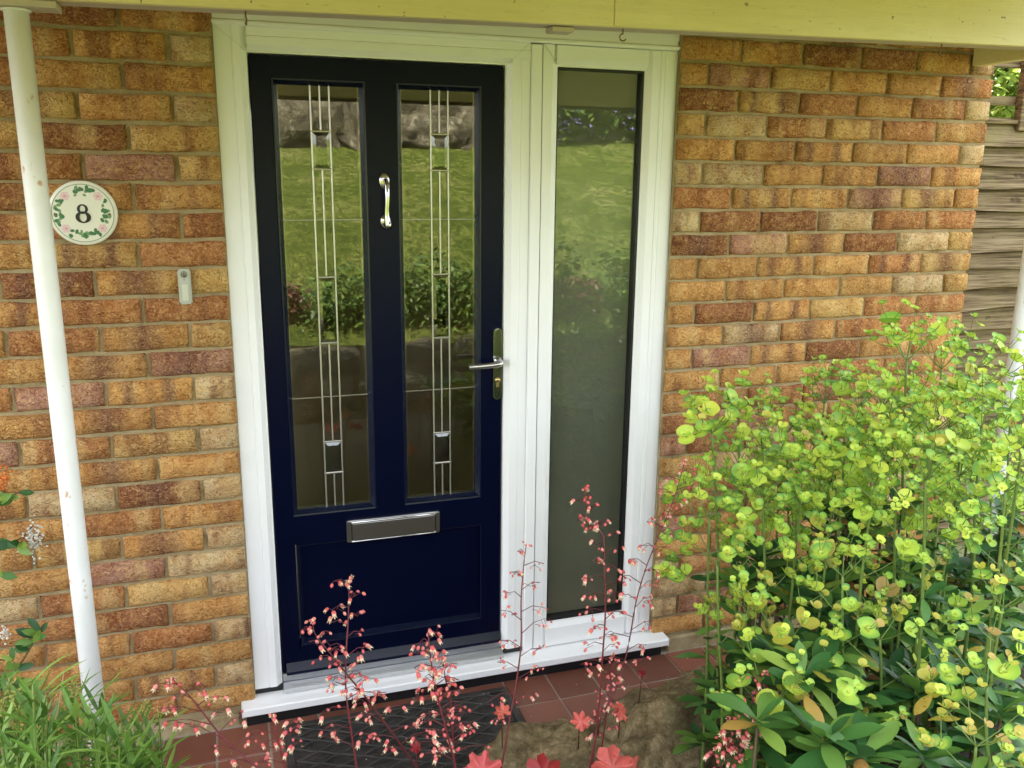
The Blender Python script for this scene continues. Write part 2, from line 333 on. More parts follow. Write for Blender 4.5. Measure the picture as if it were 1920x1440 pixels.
def sphere_data(r, seg=10, rings=6, sc_=(1, 1, 1), c=(0, 0, 0)):
    V = [(c[0], c[1], c[2]-r*sc_[2])]; F = []
    for i in range(1, rings):
        p = math.pi*i/rings
        for j in range(seg):
            a = 2*math.pi*j/seg; V.append((c[0]+r*sc_[0]*math.sin(p)*math.cos(a), c[1]+r*sc_[1]*math.sin(p)*math.sin(a), c[2]-r*sc_[2]*math.cos(p)))
    V.append((c[0], c[1], c[2]+r*sc_[2])); L = len(V)-1
    for j in range(seg):
        F.append((0, 1+(j+1) % seg, 1+j)); F.append((L, L-seg+j, L-seg+(j+1) % seg))
        for i in range(rings-2): F.append((1+i*seg+j, 1+i*seg+(j+1) % seg, 1+(i+1)*seg+(j+1) % seg, 1+(i+1)*seg+j))
    return V, F
def place(o, pos, zdir, roll=0.0, s=1.0):
    q = Vector(zdir).normalized().to_track_quat('Z', 'Y') @ Quaternion((0, 0, 1), roll)
    o.rotation_mode = 'QUATERNION'; o.rotation_quaternion = q; o.location = pos; o.scale = (s, s, s)
def xf(pos, zdir, roll=0.0, s=1.0):
    q = Vector(zdir).normalized().to_track_quat('Z', 'Y') @ Quaternion((0, 0, 1), roll)
    return Matrix.Translation(pos) @ q.to_matrix().to_4x4() @ Matrix.Scale(s, 4)
def smooth(x): x = max(0, min(1, x)); return x*x*(3-2*x)

# ================================================================== THE SETTING
rnd = random.Random(11)
gd = struct(link('ground', mesh('ground', [(-90, -90, -.06), (90, -90, -.06), (90, 90, -.06), (-90, 90, -.06)], [(0, 1, 2, 3)]), None, MGRD))
struct(box('path', -5, 2.4, -2.98, -.64, -.055, -.012, MPATH, None, .004))
# lawn bank rising away from the house (seen mirrored in the glass)
LV = []; LF = []; nx, ny = 60, 40
def lawn_z(x, y): 
    d = -y-3.15
    base = .55+.30*min(d, 4.9)+.02*(max(d, 4.9)-4.9)
    return base+(.05*smooth((x-2)/3)*max(0, min(d, 5)))*.75+.03*math.sin(x*1.3+y)+.03*math.sin(y*1.7-x*.6)
for j in range(ny+1):
    for i in range(nx+1):
        x = -16+36*i/nx; y = -3.15-12*(j/ny)
        LV.append((x, y, lawn_z(x, y)))
for j in range(ny):
    for i in range(nx): a = j*(nx+1)+i; LF.append((a, a+1, a+nx+2, a+nx+1))
struct(link('lawn', mesh('lawn', LV, LF, True), None, MLAWN))
# flower bed soil in front of the porch
def soil_z(x, y):
    e = -.84+.40*smooth((x-1.30)/.35)          # edge of the bed
    t = smooth((e-y)/.22)
    h = .20+.16*smooth((-y-.8)/.6)-.10*smooth((x-1.4)/.6)*smooth((y+1.0)/.4)
    return -.03+t*(h+.03)
BV = []; BF = []; nx, ny = 70, 34
for j in range(ny+1):
    for i in range(nx+1):
        x = -1.9+4.9*i/nx; y = -.38-1.55*j/ny
        BV.append((x, y, soil_z(x, y)+(rnd.uniform(-.012, .012) if soil_z(x, y) > 0 else 0)))
for j in range(ny):
    for i in range(nx): a = j*(nx+1)+i; BF.append((a, a+nx+1, a+nx+2, a+1))
struct(link('flower_bed_soil', mesh('flower_bed_soil', BV, BF, True), None, MSOIL))

# porch floor: grout bed with single quarry tiles
pf = struct(box('porch_floor', -1.5, 1.86, -.64, .10, -.05, -.004, MGR, None, 0))
T = .152
def tile_mesh(seed):
    r = random.Random(seed); h = .0725; bm = bmesh.new(); bmesh.ops.create_cube(bm, size=1)
    for v in bm.verts: v.co = Vector((v.co.x*2*h+r.uniform(-.0008, .0008), v.co.y*2*h+r.uniform(-.0008, .0008), (v.co.z-.5)*.02+(r.uniform(-.0008, .0008) if v.co.z > 0 else 0)))
    bmesh.ops.bevel(bm, geom=bm.edges[:], offset=.002, segments=1, affect='EDGES')
    return bm_mesh('quarry_tile', bm)
TM = [tile_mesh(s) for s in range(5)]
for m_ in TM: m_.materials.append(MQT)
for i in range(-16, 6):
    for j in range(-3, 1):
        cx = .945+T*(i+.5); cy = -.170+T*(j+.5)
        if cx < -1.48 or cx > 1.8: continue
        o = link('tile', rnd.choice(TM), pf); o.location = (cx, cy, 0.0); o.rotation_euler = (0, 0, rnd.choice((0, math.pi/2, math.pi)))

# ------------------------------------------------------------------ house and its bricks
H = 2.075
house = thing('house', 'orange and buff brick house front with white framed porch entrance', 'house', (0.65, .1, 0))
PAL = {'b': (.75, .56, .31), 'y': (.75, .48, .18), 'o': (.69, .37, .128), 'r': (.56, .25, .098), 'd': (.37, .155, .070), 'p': (.52, .27, .19)}
LEFT = {0: 'oo', 1: 'od', 2: 'borr', 3: 'oo', 4: 'boyo', 5: 'yd', 6: 'yprr', 7: 'oo', 8: 'ror', 9: 'rYo', 10: 'yOdr', 11: 'rro', 12: 'yoro', 13: 'Poo', 14: 'bKpr', 15: 'oMo', 16: 'byrp', 17: 'oMo', 18: 'bdbo', 19: 'oro', 20: 'bMyo', 21: 'bpo', 22: 'byrb', 23: 'odr', 24: 'broo', 25: 'ooo', 26: 'bKoo', 27: 'oro'}
RIGHT = {0: 'oodoyo', 1: 'boddooyo', 2: 'rooypoy', 3: 'brorYdo', 4: 'oryrbyo', 5: 'booKooo', 6: 'oPoobbo', 7: 'oMPoKro', 8: 'rrbddbo', 9: 'ybdMpdo', 10: 'MroKoob', 11: 'yboooob', 12: 'rryKdoo', 13: 'yrrMboo', 14: 'oodKpoo', 15: 'oMroooo'}
def brick_mesh(L, seed):
    r = random.Random(seed); nx = max(3, int(L/.03)); nz = 3; h = .065
    xs = [-L/2, -L/2+.005]+[-L/2+.005+(L-.01)*i/(nx-2) for i in range(1, nx-2)]+[L/2-.005, L/2]
    zs = [-h/2, -h/2+.005, 0, h/2-.005, h/2]
    V = []; F = []; W = len(xs); K = len(zs)
    for b, z in enumerate(zs):
        for a, x in enumerate(xs):
            e = a in (0, W-1) or b in (0, K-1)
            V.append((x+r.uniform(-.0026, .0026), .0055+r.uniform(-.001, .003) if e else r.uniform(-.0045, .001), z+(r.uniform(-.0026, .0022) if e else r.uniform(-.0016, .0016))))
    for b in range(K-1):
        for a in range(W-1): i = b*W+a; F.append((i, i+1, i+W+1, i+W))
    ring = [a for a in range(W)]+[b*W+W-1 for b in range(1, K)]+[(K-1)*W+a for a in range(W-2, -1, -1)]+[b*W for b in range(K-2, 0, -1)]
    n = len(V)
    for i in ring: V.append((V[i][0], .1, V[i][2]))
    for q in range(len(ring)): a, b = ring[q], ring[(q+1) % len(ring)]; F.append((b, a, n+q, n+(q+1) % len(ring)))
    me = mesh('brick', V, F, True); me.materials.append(MB); return me
BFULL = [brick_mesh(.215, s) for s in range(9)]; BHALF = [brick_mesh(.1025, 50+s) for s in range(6)]
def put_brick(wall, xa, xb, row, code, r):
    L = xb-xa
    me = r.choice(BFULL) if abs(L-.215) < .002 else r.choice(BHALF) if abs(L-.1025) < .002 else brick_mesh(L, r.randint(0, 9999))
    o = link('brick', me, wall)
    o.location = ((xa+xb)/2, r.uniform(-.0015, .0025), H-.075*row+.0425); o.rotation_euler = (0, r.uniform(-.004, .004), 0)
    alpha = 1.0
    if code == 'K': alpha, code = .15, 'o'
    elif code == 'M': alpha, code = .5, r.choice('oyo')
    elif code == 'P': alpha, code = .5, 'p'
    elif code == 'Y': alpha, code = .15, 'y'
    elif code == 'O': alpha, code = .5, 'o'
    elif r.random() < .12: alpha = r.choice((.15, .5))
    c = PAL[code]; j = r.uniform(.86, 1.14); t = r.uniform(-.02, .02)
    o.color = (min(.8, c[0]*j+t*.3), c[1]*j+t*.4, c[2]*j, alpha)
wl = box('wall', -1.6, -.002, .009, .24, -.04, H+.04, MM, house, 0)
wr = box('wall', 1.358, 2.57, .009, .24, -.04, H+.04, MM, house, 0)
rb = random.Random(5)
def code_for(tab, row, i):
    s = tab.get(row, '')
    return s[i] if i < len(s) else rb.choice('ooooyyrrdbpb' if tab is LEFT else 'ooooyrrrdbp')
for row in range(0, 28):
    x = -.003; i = 0; L = .1025 if row % 2 == 0 else .215
    while x > -1.55:
        put_brick(wl, x-L, x, row, code_for(LEFT, row, i), rb); x -= L+.010; L = .215; i += 1
    x = 2.576; i = 0; L = .1025 if row % 2 == 1 else .215
    while x > 1.385:
        xa = max(x-L, 1.361)
        put_brick(wr, xa, x, row, code_for(RIGHT, row, i), rb); x -= L+.010; L = .215; i += 1
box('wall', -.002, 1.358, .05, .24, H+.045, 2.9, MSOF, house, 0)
box('wall', -6, 2.57, .012, .24, H+.055, 4.2, MBT, house, 0)
box('wall', -6, -1.61, .012, .24, -.04, H+.05, MBT, house, 0)
box('wall', 2.34, 2.568, .245, 7.0, -.04, 4.2, MBT, house, 0)
box('wall', -6, -5.75, .245, 7.0, -.04, 4.2, MBT, house, 0)
box('wall', -5.74, -3.0, 6.8, 7.0, -.04, 4.2, MBT, house, 0); box('wall', .6, 2.33, 6.8, 7.0, -.04, 4.2, MBT, house, 0); box('wall', -2.999, .599, 6.8, 7.0, -.04, .5, MBT, house, 0); box('wall', -2.999, .599, 6.8, 7.0, 2.3, 4.2, MBT, house, 0)
bw = box('added_window', -2.999, .599, 6.86, 6.865, .501, 2.299, MGS, house, 0)  # unseen glazed opening, added to let daylight brighten the hall
for xx in (-2.99, -1.2, .55): box('added_window_frame', xx, xx+.045, 6.83, 6.90, .502, 2.298, MU, bw, 0)
prism('roof', [(-.45, 4.1), (3.6, 6.1), (7.4, 4.1), (7.4, 4.25), (3.6, 6.3), (-.45, 4.25)], 'x', -6.3, 2.9, MROOF, house)
# the mortar plinth line where wall meets tiles
box('plinth', -1.6, -.05, -.006, .008, -.03, .035, MM, house, .003)
box('plinth', 1.42, 2.5, -.012, .008, -.03, .052, MM, house, .004)
# silicone and rough mortar line beside the frame
tube('sealant', [(1.357, .016, .08), (1.358, .012, .6), (1.356, .014, 1.2), (1.358, .012, 1.7), (1.357, .014, 2.06)], .0045, MM, house, 5)
tube('sealant', [(-.002, .016, .08), (-.002, .014, 1.0), (-.002, .014, 2.06)], .003, MM, house, 5)

# hall behind the door
hf = struct(box('hall_floor', -.9, 2.30, .26, 4.2, .0, .085, MHALLG, None, 0))
for i in range(8):
    for j in range(9):
        o = box('tile', -.9+.4*i+.004, -.9+.4*(i+1)-.004, .27+.43*j+.004, .27+.43*(j+1)-.004, .08, .09, MHALLF, hf, .002)
struct(box('hall_wall_left', -1.05, -.9, .245, 4.3, 0, 2.5, MHALL, None, 0))
struct(box('hall_wall_right', 2.30, 2.335, .26, 4.3, 0, 2.5, MHALL, None, 0))
struct(box('hall_wall_back', .15, 2.30, 4.2, 4.3, 0, 2.5, MHALL, None, 0))
struct(box('hall_wall_over_light_opening', -.9, .149, 4.2, 4.3, 2.1, 2.5, MHALL, None, 0))  # hall left open below so the added daylight comes in
struct(box('added_room_floor', -3.5, 2.3, 4.31, 6.79, 0, .085, MHALLF, None, 0))  # unseen room behind the hall, added with its glazing to light it
struct(box('added_room_ceiling', -3.5, 2.3, 4.31, 6.79, 2.5, 2.6, MHALL, None, 0))
struct(box('added_room_wall_left', -3.6, -3.5, 4.31, 6.79, 0, 2.6, MHALL, None, 0))
struct(box('added_room_wall_front', -3.5, -.91, 4.25, 4.305, 0, 2.5, MHALL, None, 0))
struct(box('hall_ceiling', -.9, 2.30, .245, 4.3, 2.5, 2.6, MHALL, None, 0))
struct(box('hall_wall_front', -.9, 2.30, .243, .258, H+.0, 2.5, MHALL, None, 0))
idr = thing('hall_cupboard', 'brown wooden cupboard seen dimly through the left door glass', 'cupboard', (-.2, 1.6, .09))
box('body', -.55, .12, 1.3, 1.75, .09, 1.25, MWOOD, idr, .006)
box('door', -.53, -.22, 1.283, 1.30, .13, 1.2, MWOOD, idr, .004); box('door', -.21, .10, 1.283, 1.30, .13, 1.2, MWOOD, idr, .004)

# ================================================================== DOOR FRAME WITH SIDELIGHT
fr = thing('door_frame', 'white plastic door frame with tall glazed sidelight and projecting sill', 'door frame', (.68, .05, .045))
YF = .020
ZB = .076
prism('jamb', [(.0, .10), (.0, YF), (.043, YF), (.0455, YF+.0012), (.048, YF-.002), (.066, YF-.002), (.080, YF+.014), (.0835, YF+.014), (.0835, .10)], 'z', ZB+.018, 2.12, MU, fr)
prism('jamb', [(.806, .10), (.806, YF+.014), (.809, YF+.014), (.823, YF-.002), (.846, YF-.002), (.8485, YF+.0008), (.851, YF), (.877, YF), (.877, .10)], 'z', ZB+.018, 1.996, MU, fr)
prism('mullion', [(.8785, .098), (.8785, YF+.003), (.882, YF-.005), (.912, YF-.005), (.9155, YF+.003), (.9155, .098)], 'z', ZB-.002, 2.028, MU, fr)
prism('head', [(.098, 1.9695), (YF+.014, 1.9695), (YF+.0142, 1.973), (YF-.0018, 1.987), (YF-.0018, 2.008), (YF+.0015, 2.011), (YF+.0002, 2.014), (YF+.0002, 2.032), (.098, 2.032)], 'x', .0836, .8775, MU, fr)
prism('head_trim', [(.09, 2.0325), (YF-.006, 2.0325), (YF-.011, 2.037), (YF-.011, 2.043), (YF-.005, 2.047), (YF-.003, 2.118), (.09, 2.118)], 'x', -.0015, 1.3565, MU, fr)
# mitre lines at the welded corners
for (xa, za, xb, zb) in ((.006, 2.030, .080, 1.972), (.872, 2.028, .812, 1.974), (.921, 2.028, .962, 1.978)):
    prism('weld_line', [(xa, za-.0006), (xb, zb-.0006), (xb, zb+.0006), (xa, za+.0006)], 'y', YF-.0026, YF+.03, MWELD, fr)
# sidelight members
SX0, SX1, SZ0, SZ1 = .967, 1.252, .166, 1.972
prism('sidelight_stile', [(.917, .098), (.917, YF), (.947, YF), (.962, YF+.012), (SX0, YF+.013), (SX0, .098)], 'z', ZB+.004, 2.031, MU, fr)
prism('sidelight_stile', [(SX1, .098), (SX1, YF+.013), (1.257, YF+.012), (1.272, YF), (1.296, YF), (1.2985, YF+.0012), (1.301, YF-.002), (1.311, YF-.002), (1.3135, YF+.0012), (1.316, YF), (1.3555, YF), (1.3555, .098)], 'z', ZB+.004, 2.031, MU, fr)
prism('sidelight_rail', [(.098, SZ1), (YF+.013, SZ1), (YF+.012, SZ1+.005), (YF+.0004, SZ1+.020), (YF+.0004, 2.0305), (.098, 2.0305)], 'x', SX0-.006, SX1+.006, MU, fr)
prism('sidelight_rail', [(.098, ZB+.004), (YF+.0004, ZB+.004), (YF+.0004, .145), (YF+.012, .160), (YF+.013, SZ0), (.098, SZ0)], 'x', SX0-.006, SX1+.006, MU, fr)
g = .005
box('gasket', SX0+.0005, SX0+.0045, YF+.016, .075, SZ0+.001, SZ1-.001, MGAP, fr, 0)
box('gasket', SX1-.0075, SX1-.0005, YF+.014, .075, SZ0+.001, SZ1-.001, MGAP, fr, 0)
box('gasket', SX0+.005, SX1-.008, YF+.014, .0745, SZ0+.0005, SZ0+.010, MGAP, fr, 0)
box('gasket', SX0+.005, SX1-.008, YF+.016, .0745, SZ1-.006, SZ1-.0005, MGAP, fr, 0)
box('pane', SX0+.0045, SX1-.0075, .052, .056, SZ0+.009, SZ1-.006, MGS, fr, 0)
box('inner_pane', SX0+.0046, SX1-.0076, .066, .069, SZ0+.0095, SZ1-.0065, MFRS, fr, 0)
# sill and threshold
prism('sill', [(.098, .046), (-.030, .050), (-.034, .050), (-.047, .046), (-.050, .049), (-.050, .068), (-.046, .0715), (.012, ZB-.001), (.098, ZB-.001)], 'x', -.040, 1.398, MU, fr)
box('sill_end_cap', -.0425, -.0402, -.051, .015, .044, .0745, MU, fr, .0008); box('sill_end_cap', 1.3982, 1.4005, -.051, .012, .044, .0745, MU, fr, .0008)
th = box('threshold', .0845, .805, -.004, .095, ZB+.0005, ZB+.014, MALU, fr, .002)
for q in range(5): box('ridge', .086, .8035, .001+.0075*q, .004+.0075*q, ZB+.0142, ZB+.0165, MALU, th, .0006)
box('threshold_upstand', .0848, .8048, .040, .093, ZB+.0145, .118, MALU, fr, .003)
box('jamb_foot', .001, .0825, YF+.003, .09, ZB+.0005, ZB+.0175, MGAP, fr, 0); box('jamb_foot', .807, .8765, YF+.003, .09, ZB+.0005, ZB+.0175, MGAP, fr, 0)
box('sill_shade_strip', -.030, 1.388, -.018, .09, -.003, .0455, MGAP, fr, 0)  # black strip put in for the shade under the sill
stain = box('drain_hole', .575, .579, -.0505, -.0498, .058, .062, MGAP, fr, 0)

# ================================================================== FRONT DOOR
dr = thing('front_door', 'navy blue front door with two leaded glass panes and steel letterbox', 'door', (.445, .06, .12))
DX0, DX1, DZ0, DZ1 = .0865, .803, .122, 1.9665
YD = .040                                    # outer face of the leaf
GX = [(.158, .381), (.500, .720)]; GZ0, GZ1 = .657, 1.893
PZ0, PZ1, PX0, PX1 = .224, .534, .162, .738   # lower panel
box('stile', DX0, GX[0][0]-.014, YD, .09, DZ0, DZ1, MDR2, dr, .003)
box('stile', GX[1][1]+.014, DX1, YD, .09, DZ0, DZ1, MDR2, dr, .003)
prism('top_rail', [(GX[0][0]-.0145, GZ1+.014), (GX[1][1]+.0145, GZ1+.014), (GX[1][1]+.055, DZ1-.001), (GX[0][0]-.045, DZ1-.001)], 'y', YD+.0006, .089, MDR, dr)
prism('middle_stile', [(GX[0][1]+.014, GZ0-.014), (GX[1][0]-.014, GZ0-.014), (GX[1][0]-.014, GZ1+.014), ((GX[0][1]+GX[1][0])/2, GZ1+.064), (GX[0][1]+.014, GZ1+.014)], 'y', YD+.0002, .0885, MDR2, dr)
ZM = (GZ0-.014+PZ1+.014)/2
prism('middle_rail', [(PX0-.014, PZ1+.014), (PX1+.014, PZ1+.014), (PX1+.049, ZM), (GX[1][1]+.0145, GZ0-.014), (GX[0][0]-.0145, GZ0-.014), (PX0-.050, ZM)], 'y', YD-.0008, .0892, MDR, dr)
prism('bottom_rail', [(DX0+.03, DZ0+.0005), (DX1-.025, DZ0+.0005), (PX1+.0145, PZ0-.014), (PX0-.0145, PZ0-.014)], 'y', YD-.0006, .0893, MDR, dr)
def bead(x0, x1, z0, z1, w_, depth, m, parent):
    """sloping glazing bead ring around an opening"""
    V = []; F = []
    for (e, y) in ((w_, YD-.0002), (w_*.7, YD+.001), (0, YD+depth), (0, YD+depth+.01)):
        V += [(x0-e, y, z0-e), (x1+e, y, z0-e), (x1+e, y, z1+e), (x0-e, y, z1+e)]
    for r_ in range(3):
        for q in range(4): a = r_*4+q; b = r_*4+(q+1) % 4; F.append((a, b, b+4, a+4))
    return link('glazing_bead', mesh('glazing_bead', V, F), parent, m)
for (a, b) in GX: bead(a, b, GZ0, GZ1, .0148, .019, MBEAD, dr)
bead(PX0, PX1, PZ0, PZ1, .0148, .0195, MBEAD, dr)
box('lower_panel', PX0-.004, PX1+.004, YD+.0197, .08, PZ0-.004, PZ1+.004, MDR, dr, 0)
prism('weather_bar', [(YD-.001, DZ0+.034), (YD-.020, DZ0+.012), (YD-.020, DZ0+.002), (YD-.001, DZ0+.002)], 'x', DX0+.012, DX1-.004, MBEAD, dr)
YG = YD+.020
Zs = [(1.669, 1.772), (1.169, 1.364), (.765, .865)]
for (a, b) in GX:
    pane = box('pane', a-.003, b+.003, YG, YG+.004, GZ0-.003, GZ1+.003, MGL, dr, 0)
    box('inner_pane', a-.0028, b+.0028, YG+.014, YG+.017, GZ0-.0028, GZ1+.0028, MFRD, pane, 0)
    # silver spacer of the sealed unit
    for (p, q, r_, s) in ((a+.0015, a+.003, GZ0, GZ1), (b-.003, b-.0015, GZ0, GZ1)):
        box('spacer', p, q, YG+.006, YG+.012, r_, s, MLEAD, pane, 0)
    box('spacer', a+.0032, b-.0032, YG+.0055, YG+.012, GZ0+.003, GZ0+.0048, MLEAD, pane, 0)
    cx = (a+b)/2+.0025; ww = .026
    def lead(x0, x1, z0, z1):
        """half-round strip of lead on the glass"""
        vert = (z1-z0) > (x1-x0); n = 5; prof = []
        h0, h1 = (x0, x1) if vert else (z0, z1)
        for i_ in range(n+1):
            an = math.pi*i_/n; prof.append(((h0+h1)/2-math.cos(an)*(h1-h0)/2, YG-.0004-.0022*math.sin(an)))
        if vert: prism('lead_strip', prof, 'z', z0, z1, MLEAD, pane)
        else: prism('lead_strip', [(p[1], p[0]) for p in prof], 'x', x0, x1, MLEAD, pane)
    t = .0024
    for xx in (cx-ww, cx+ww): lead(xx-t, xx+t, GZ0-.002, GZ1+.002)
    seg = [GZ1+.002, Zs[0][1], Zs[0][0], Zs[1][1], Zs[1][0], Zs[2][1], Zs[2][0], GZ0-.002]
    for q in range(0, 8, 2): lead(cx-t, cx+t, seg[q+1]+.003, seg[q]-(.003 if q else 0))
    for zz in (1.528, 1.006): lead(a-.002, b+.002, zz-.0018, zz+.0018)
    for (z0, z1) in Zs:
        for zz in (z0, z1): lead(cx-ww-.003, cx+ww+.003, zz-.003, zz+.003)
        # bevelled glass jewel
        x0, x1 = cx-ww+t, cx+ww-t; za, zb = z0+.003, z1-.003; e = .009
        V = [(x0, YG-.0006, za), (x1, YG-.0006, za), (x1, YG-.0006, zb), (x0, YG-.0006, zb), (x0+e, YG-.0045, za+e), (x1-e, YG-.0045, za+e), (x1-e, YG-.0045, zb-e), (x0+e, YG-.0045, zb-e)]
        link('bevelled_pane', mesh('bevelled_pane', V, [(0, 1, 5, 4), (1, 2, 6, 5), (2, 3, 7, 6), (3, 0, 4, 7), (4, 5, 6, 7)]), pane, MGB)

# letterbox
LX0, LX1, LZ0, LZ1 = .301, .596, .541, .613
lb = box('letterbox', LX0, LX1, YD-.010, YD-.0005, LZ0, LZ1, MSTL, dr, .003, 2)
lb['label'] = 'brushed steel letterbox'
box('flap', LX0+.017, LX1-.017, YD-.016, YD-.0105, LZ0+.007, LZ1-.008, MSTL, lb, .002, 2)
tube('flap_rail', [(LX0+.014, YD-.0135, LZ1-.005), (LX1-.014, YD-.0135, LZ1-.005)], .0032, MCHR, lb, 8)
tube('flap_rail', [(LX0+.014, YD-.0125, LZ0+.004), (LX1-.014, YD-.0125, LZ0+.004)], .0026, MCHR, lb, 8)
box('flap_slot', LX0+.0135, LX0+.0165, YD-.0125, YD-.0102, LZ0+.008, LZ1-.008, MGAP, lb, 0)
box('flap_slot', LX1-.0165, LX1-.0135, YD-.0125, YD-.0102, LZ0+.008, LZ1-.008, MGAP, lb, 0)

# urn knocker
kx, kz0, kz1 = .4445, 1.503, 1.655
kn = MBld()
V, F = sphere_data(1, 16, 10); kn.add(V, F, 0, Matrix.Translation((kx, YD-.001, kz1-.017)) @ Matrix.Diagonal((.0155, .006, .0225, 1)))
V, F = sphere_data(1, 14, 8); kn.add(V, F, 0, Matrix.Translation((kx+.001, YD-.009, kz1-.017)) @ Matrix.Diagonal((.006, .009, .008, 1)))
knob = kn.build('knocker', [MCHR], dr); knob['label'] = 'polished chrome urn knocker'
V, F = tube_data([(kx+.002, YD-.016, kz1-.012), (kx+.0035, YD-.022, kz1-.030), (kx+.003, YD-.026, kz1-.065), (kx+.001, YD-.025, kz1-.095), (kx+.001, YD-.022, kz1-.118), (kx+.003, YD-.023, kz1-.140), (kx+.006, YD-.027, kz1-.149)], [.0055, .0072, .0068, .0062, .0078, .0110, .0098], 12)
link('striker', mesh('striker', V, F, True), knob, MCHR)
kb = MBld(); V, F = sphere_data(1, 16, 10); kb.add(V, F, 0, Matrix.Translation((kx, YD-.002, kz0+.021)) @ Matrix.Diagonal((.0165, .011, .021, 1)))
kb.build('knocker_foot', [MCHR], knob)

# lever handle on long plate
hx = .786
bm = bmesh.new(); hz0, hz1, hw = .967, 1.196, .0135; prof = []
for i_ in range(9): an = math.pi*i_/8; prof.append((hx+hw*math.cos(an), hz1-hw+hw*math.sin(an)))
for i_ in range(9): an = math.pi+math.pi*i_/8; prof.append((hx+hw*math.cos(an), hz0+hw+hw*math.sin(an)))
hp = prism('handle_plate', prof, 'y', YD-.009, YD-.0004, MCHR, dr); hp['label'] = 'long polished steel handle plate with lever'
P2 = [(hx+(p[0]-hx)*.80, (hz0+hz1)/2+(p[1]-(hz0+hz1)/2)*.975) for p in prof]
prism('plate_face', P2, 'y', YD-.0105, YD-.0092, MPLT, hp)
lz = 1.089
tube('lever', catmull([(hx+.001, YD-.010, lz+.004), (hx+.002, YD-.034, lz+.004), (hx-.001, YD-.046, lz+.003), (hx-.014, YD-.052, lz+.001), (hx-.05, YD-.053, lz-.001), (hx-.098, YD-.053, lz-.002), (hx-.103, YD-.053, lz-.002)], 5), [.009]*5+[.0085]*25+[.004], MSTL, hp, 12)
tube('collar', [(hx, YD-.0106, lz+.004), (hx, YD-.016, lz+.004)], .0125, MCHR, hp, 16)
tube('lock_cylinder', [(hx, YD-.0106, 1.031), (hx, YD-.0135, 1.031)], .0085, MBRS, hp, 16)
box('lock_tail', hx-.0045, hx+.0045, YD-.0128, YD-.0106, 1.008, 1.026, MBRS, hp, .001)
box('keyhole', hx-.001, hx+.001, YD-.0141, YD-.0134, 1.026, 1.035, MGAP, hp, 0)

# ================================================================== PORCH CANOPY
pc = thing('porch_canopy', 'cream painted timber porch canopy on white round steel posts', 'porch', (1.0, -.345, 0))
BF0, BF1 = -.390, -.305
def skew_box(name, x0, x1, y0, y1, zl, zr, h, m, parent, bev=.002):
    bm = bmesh.new(); bmesh.ops.create_cube(bm, size=1)
    for v in bm.verts:
        x = x0+(x1-x0)*(v.co.x+.5); z = zl+(zr-zl)*(v.co.x+.5)
        v.co = Vector((x, y0+(y1-y0)*(v.co.y+.5), z+h*(v.co.z+.5)))
    bmesh.ops.bevel(bm, geom=bm.edges[:], offset=bev, segments=1, affect='EDGES')
    return link(name, bm_mesh(name, bm), parent, m)
zl, zr = 1.9915, 2.047
fj = .955; zj = zl+(zr-zl)*(fj+.95)/3.5
skew_box('fascia_board', -.95, fj-.0006, BF0, BF0+.022, zl, zj, .24, MCAN, pc, .0015)
skew_box('fascia_board', fj+.0006, 2.55, BF0-.0006, BF0+.022, zj, zr, .24, MCAN, pc, .0015)
skew_box('beam', -.95, 2.55, BF0+.0225, BF1, zl+.001, zr+.001, .20, MCANU, pc, .004)
box('side_beam', 2.465, 2.505, BF1+.001, -.006, 2.036, 2.20, MCAN, pc, .003)
box('packing_block', -.46, -.306, BF0+.004, BF1-.004, 1.986, 2.0, MCANU, pc, .002)
box('packing_block', .800, .858, BF0+.024, BF1-.01, 2.006, 2.018, MCANU, pc, .002)
for (px, top, lab) in ((-.389, 1.9855, 'rust-spotted white steel post at the left'), (2.468, 2.044, 'white steel post half hidden by the fence side plants')):
    o = tube('post', [(px, -.345, -.03), (px, -.345, .7), (px, -.345, 1.4), (px, -.345, top)], .0242, MPOST, pc, 28); o['label'] = lab
    tube('post_cap', [(px, -.345, top-.004), (px, -.345, top-.0005)], .029, MPOST, pc, 28)
prism('roof', [(.006, 2.42), (-1.57, 2.005), (-1.57, 2.045), (.006, 2.50)], 'x', -1.4, 2.02, MROOF, pc)
prism('soffit', [(.0, 2.405), (-1.535, 2.001), (-1.535, 1.991), (.0, 2.39)], 'x', -1.35, 2.0, MCAN, pc)
box('eaves_board', -1.4, 2.02, -1.595, -1.572, 1.978, 2.06, MSOF, pc, .003)
prism('roof', [(.006, 2.421), (-.98, 2.175), (-.98, 2.215), (.006, 2.501)], 'x', 2.0205, 2.66, MROOF, pc)
prism('soffit', [(.0, 2.404), (-.96, 2.170), (-.96, 2.160), (.0, 2.389)], 'x', 2.0005, 2.62, MCAN, pc)

# cup hooks under the beam
def hook(x, lab, rot):
    zb_ = zl+(zr-zl)*(x+.95)/3.5
    pts = [(0, 0, .004), (0, 0, -.010)]
    for i_ in range(11): an = math.pi/2-math.pi*1.35*i_/10; pts.append((.0085*math.cos(an)-.0005, 0, -.0195+.0085*math.sin(an)))
    V, F = tube_data(pts, .0019, 7); M = Matrix.Translation((x, BF0+.034, zb_)) @ Matrix.Rotation(rot, 4, 'Z')
    o = link('cup_hook', mesh('cup_hook', [M @ Vector(v) for v in V], F, True), None, MHOOK)
    return tag(o, lab, 'hook', 'hooks under the porch beam')
hook(.072, 'small rusty hook under the beam above the left frame corner', R(80)); hook(.995, 'curled rusty hook under the beam above the sidelight', R(170)); hook(2.005, 'small hook under the beam near the right wall end', R(200))

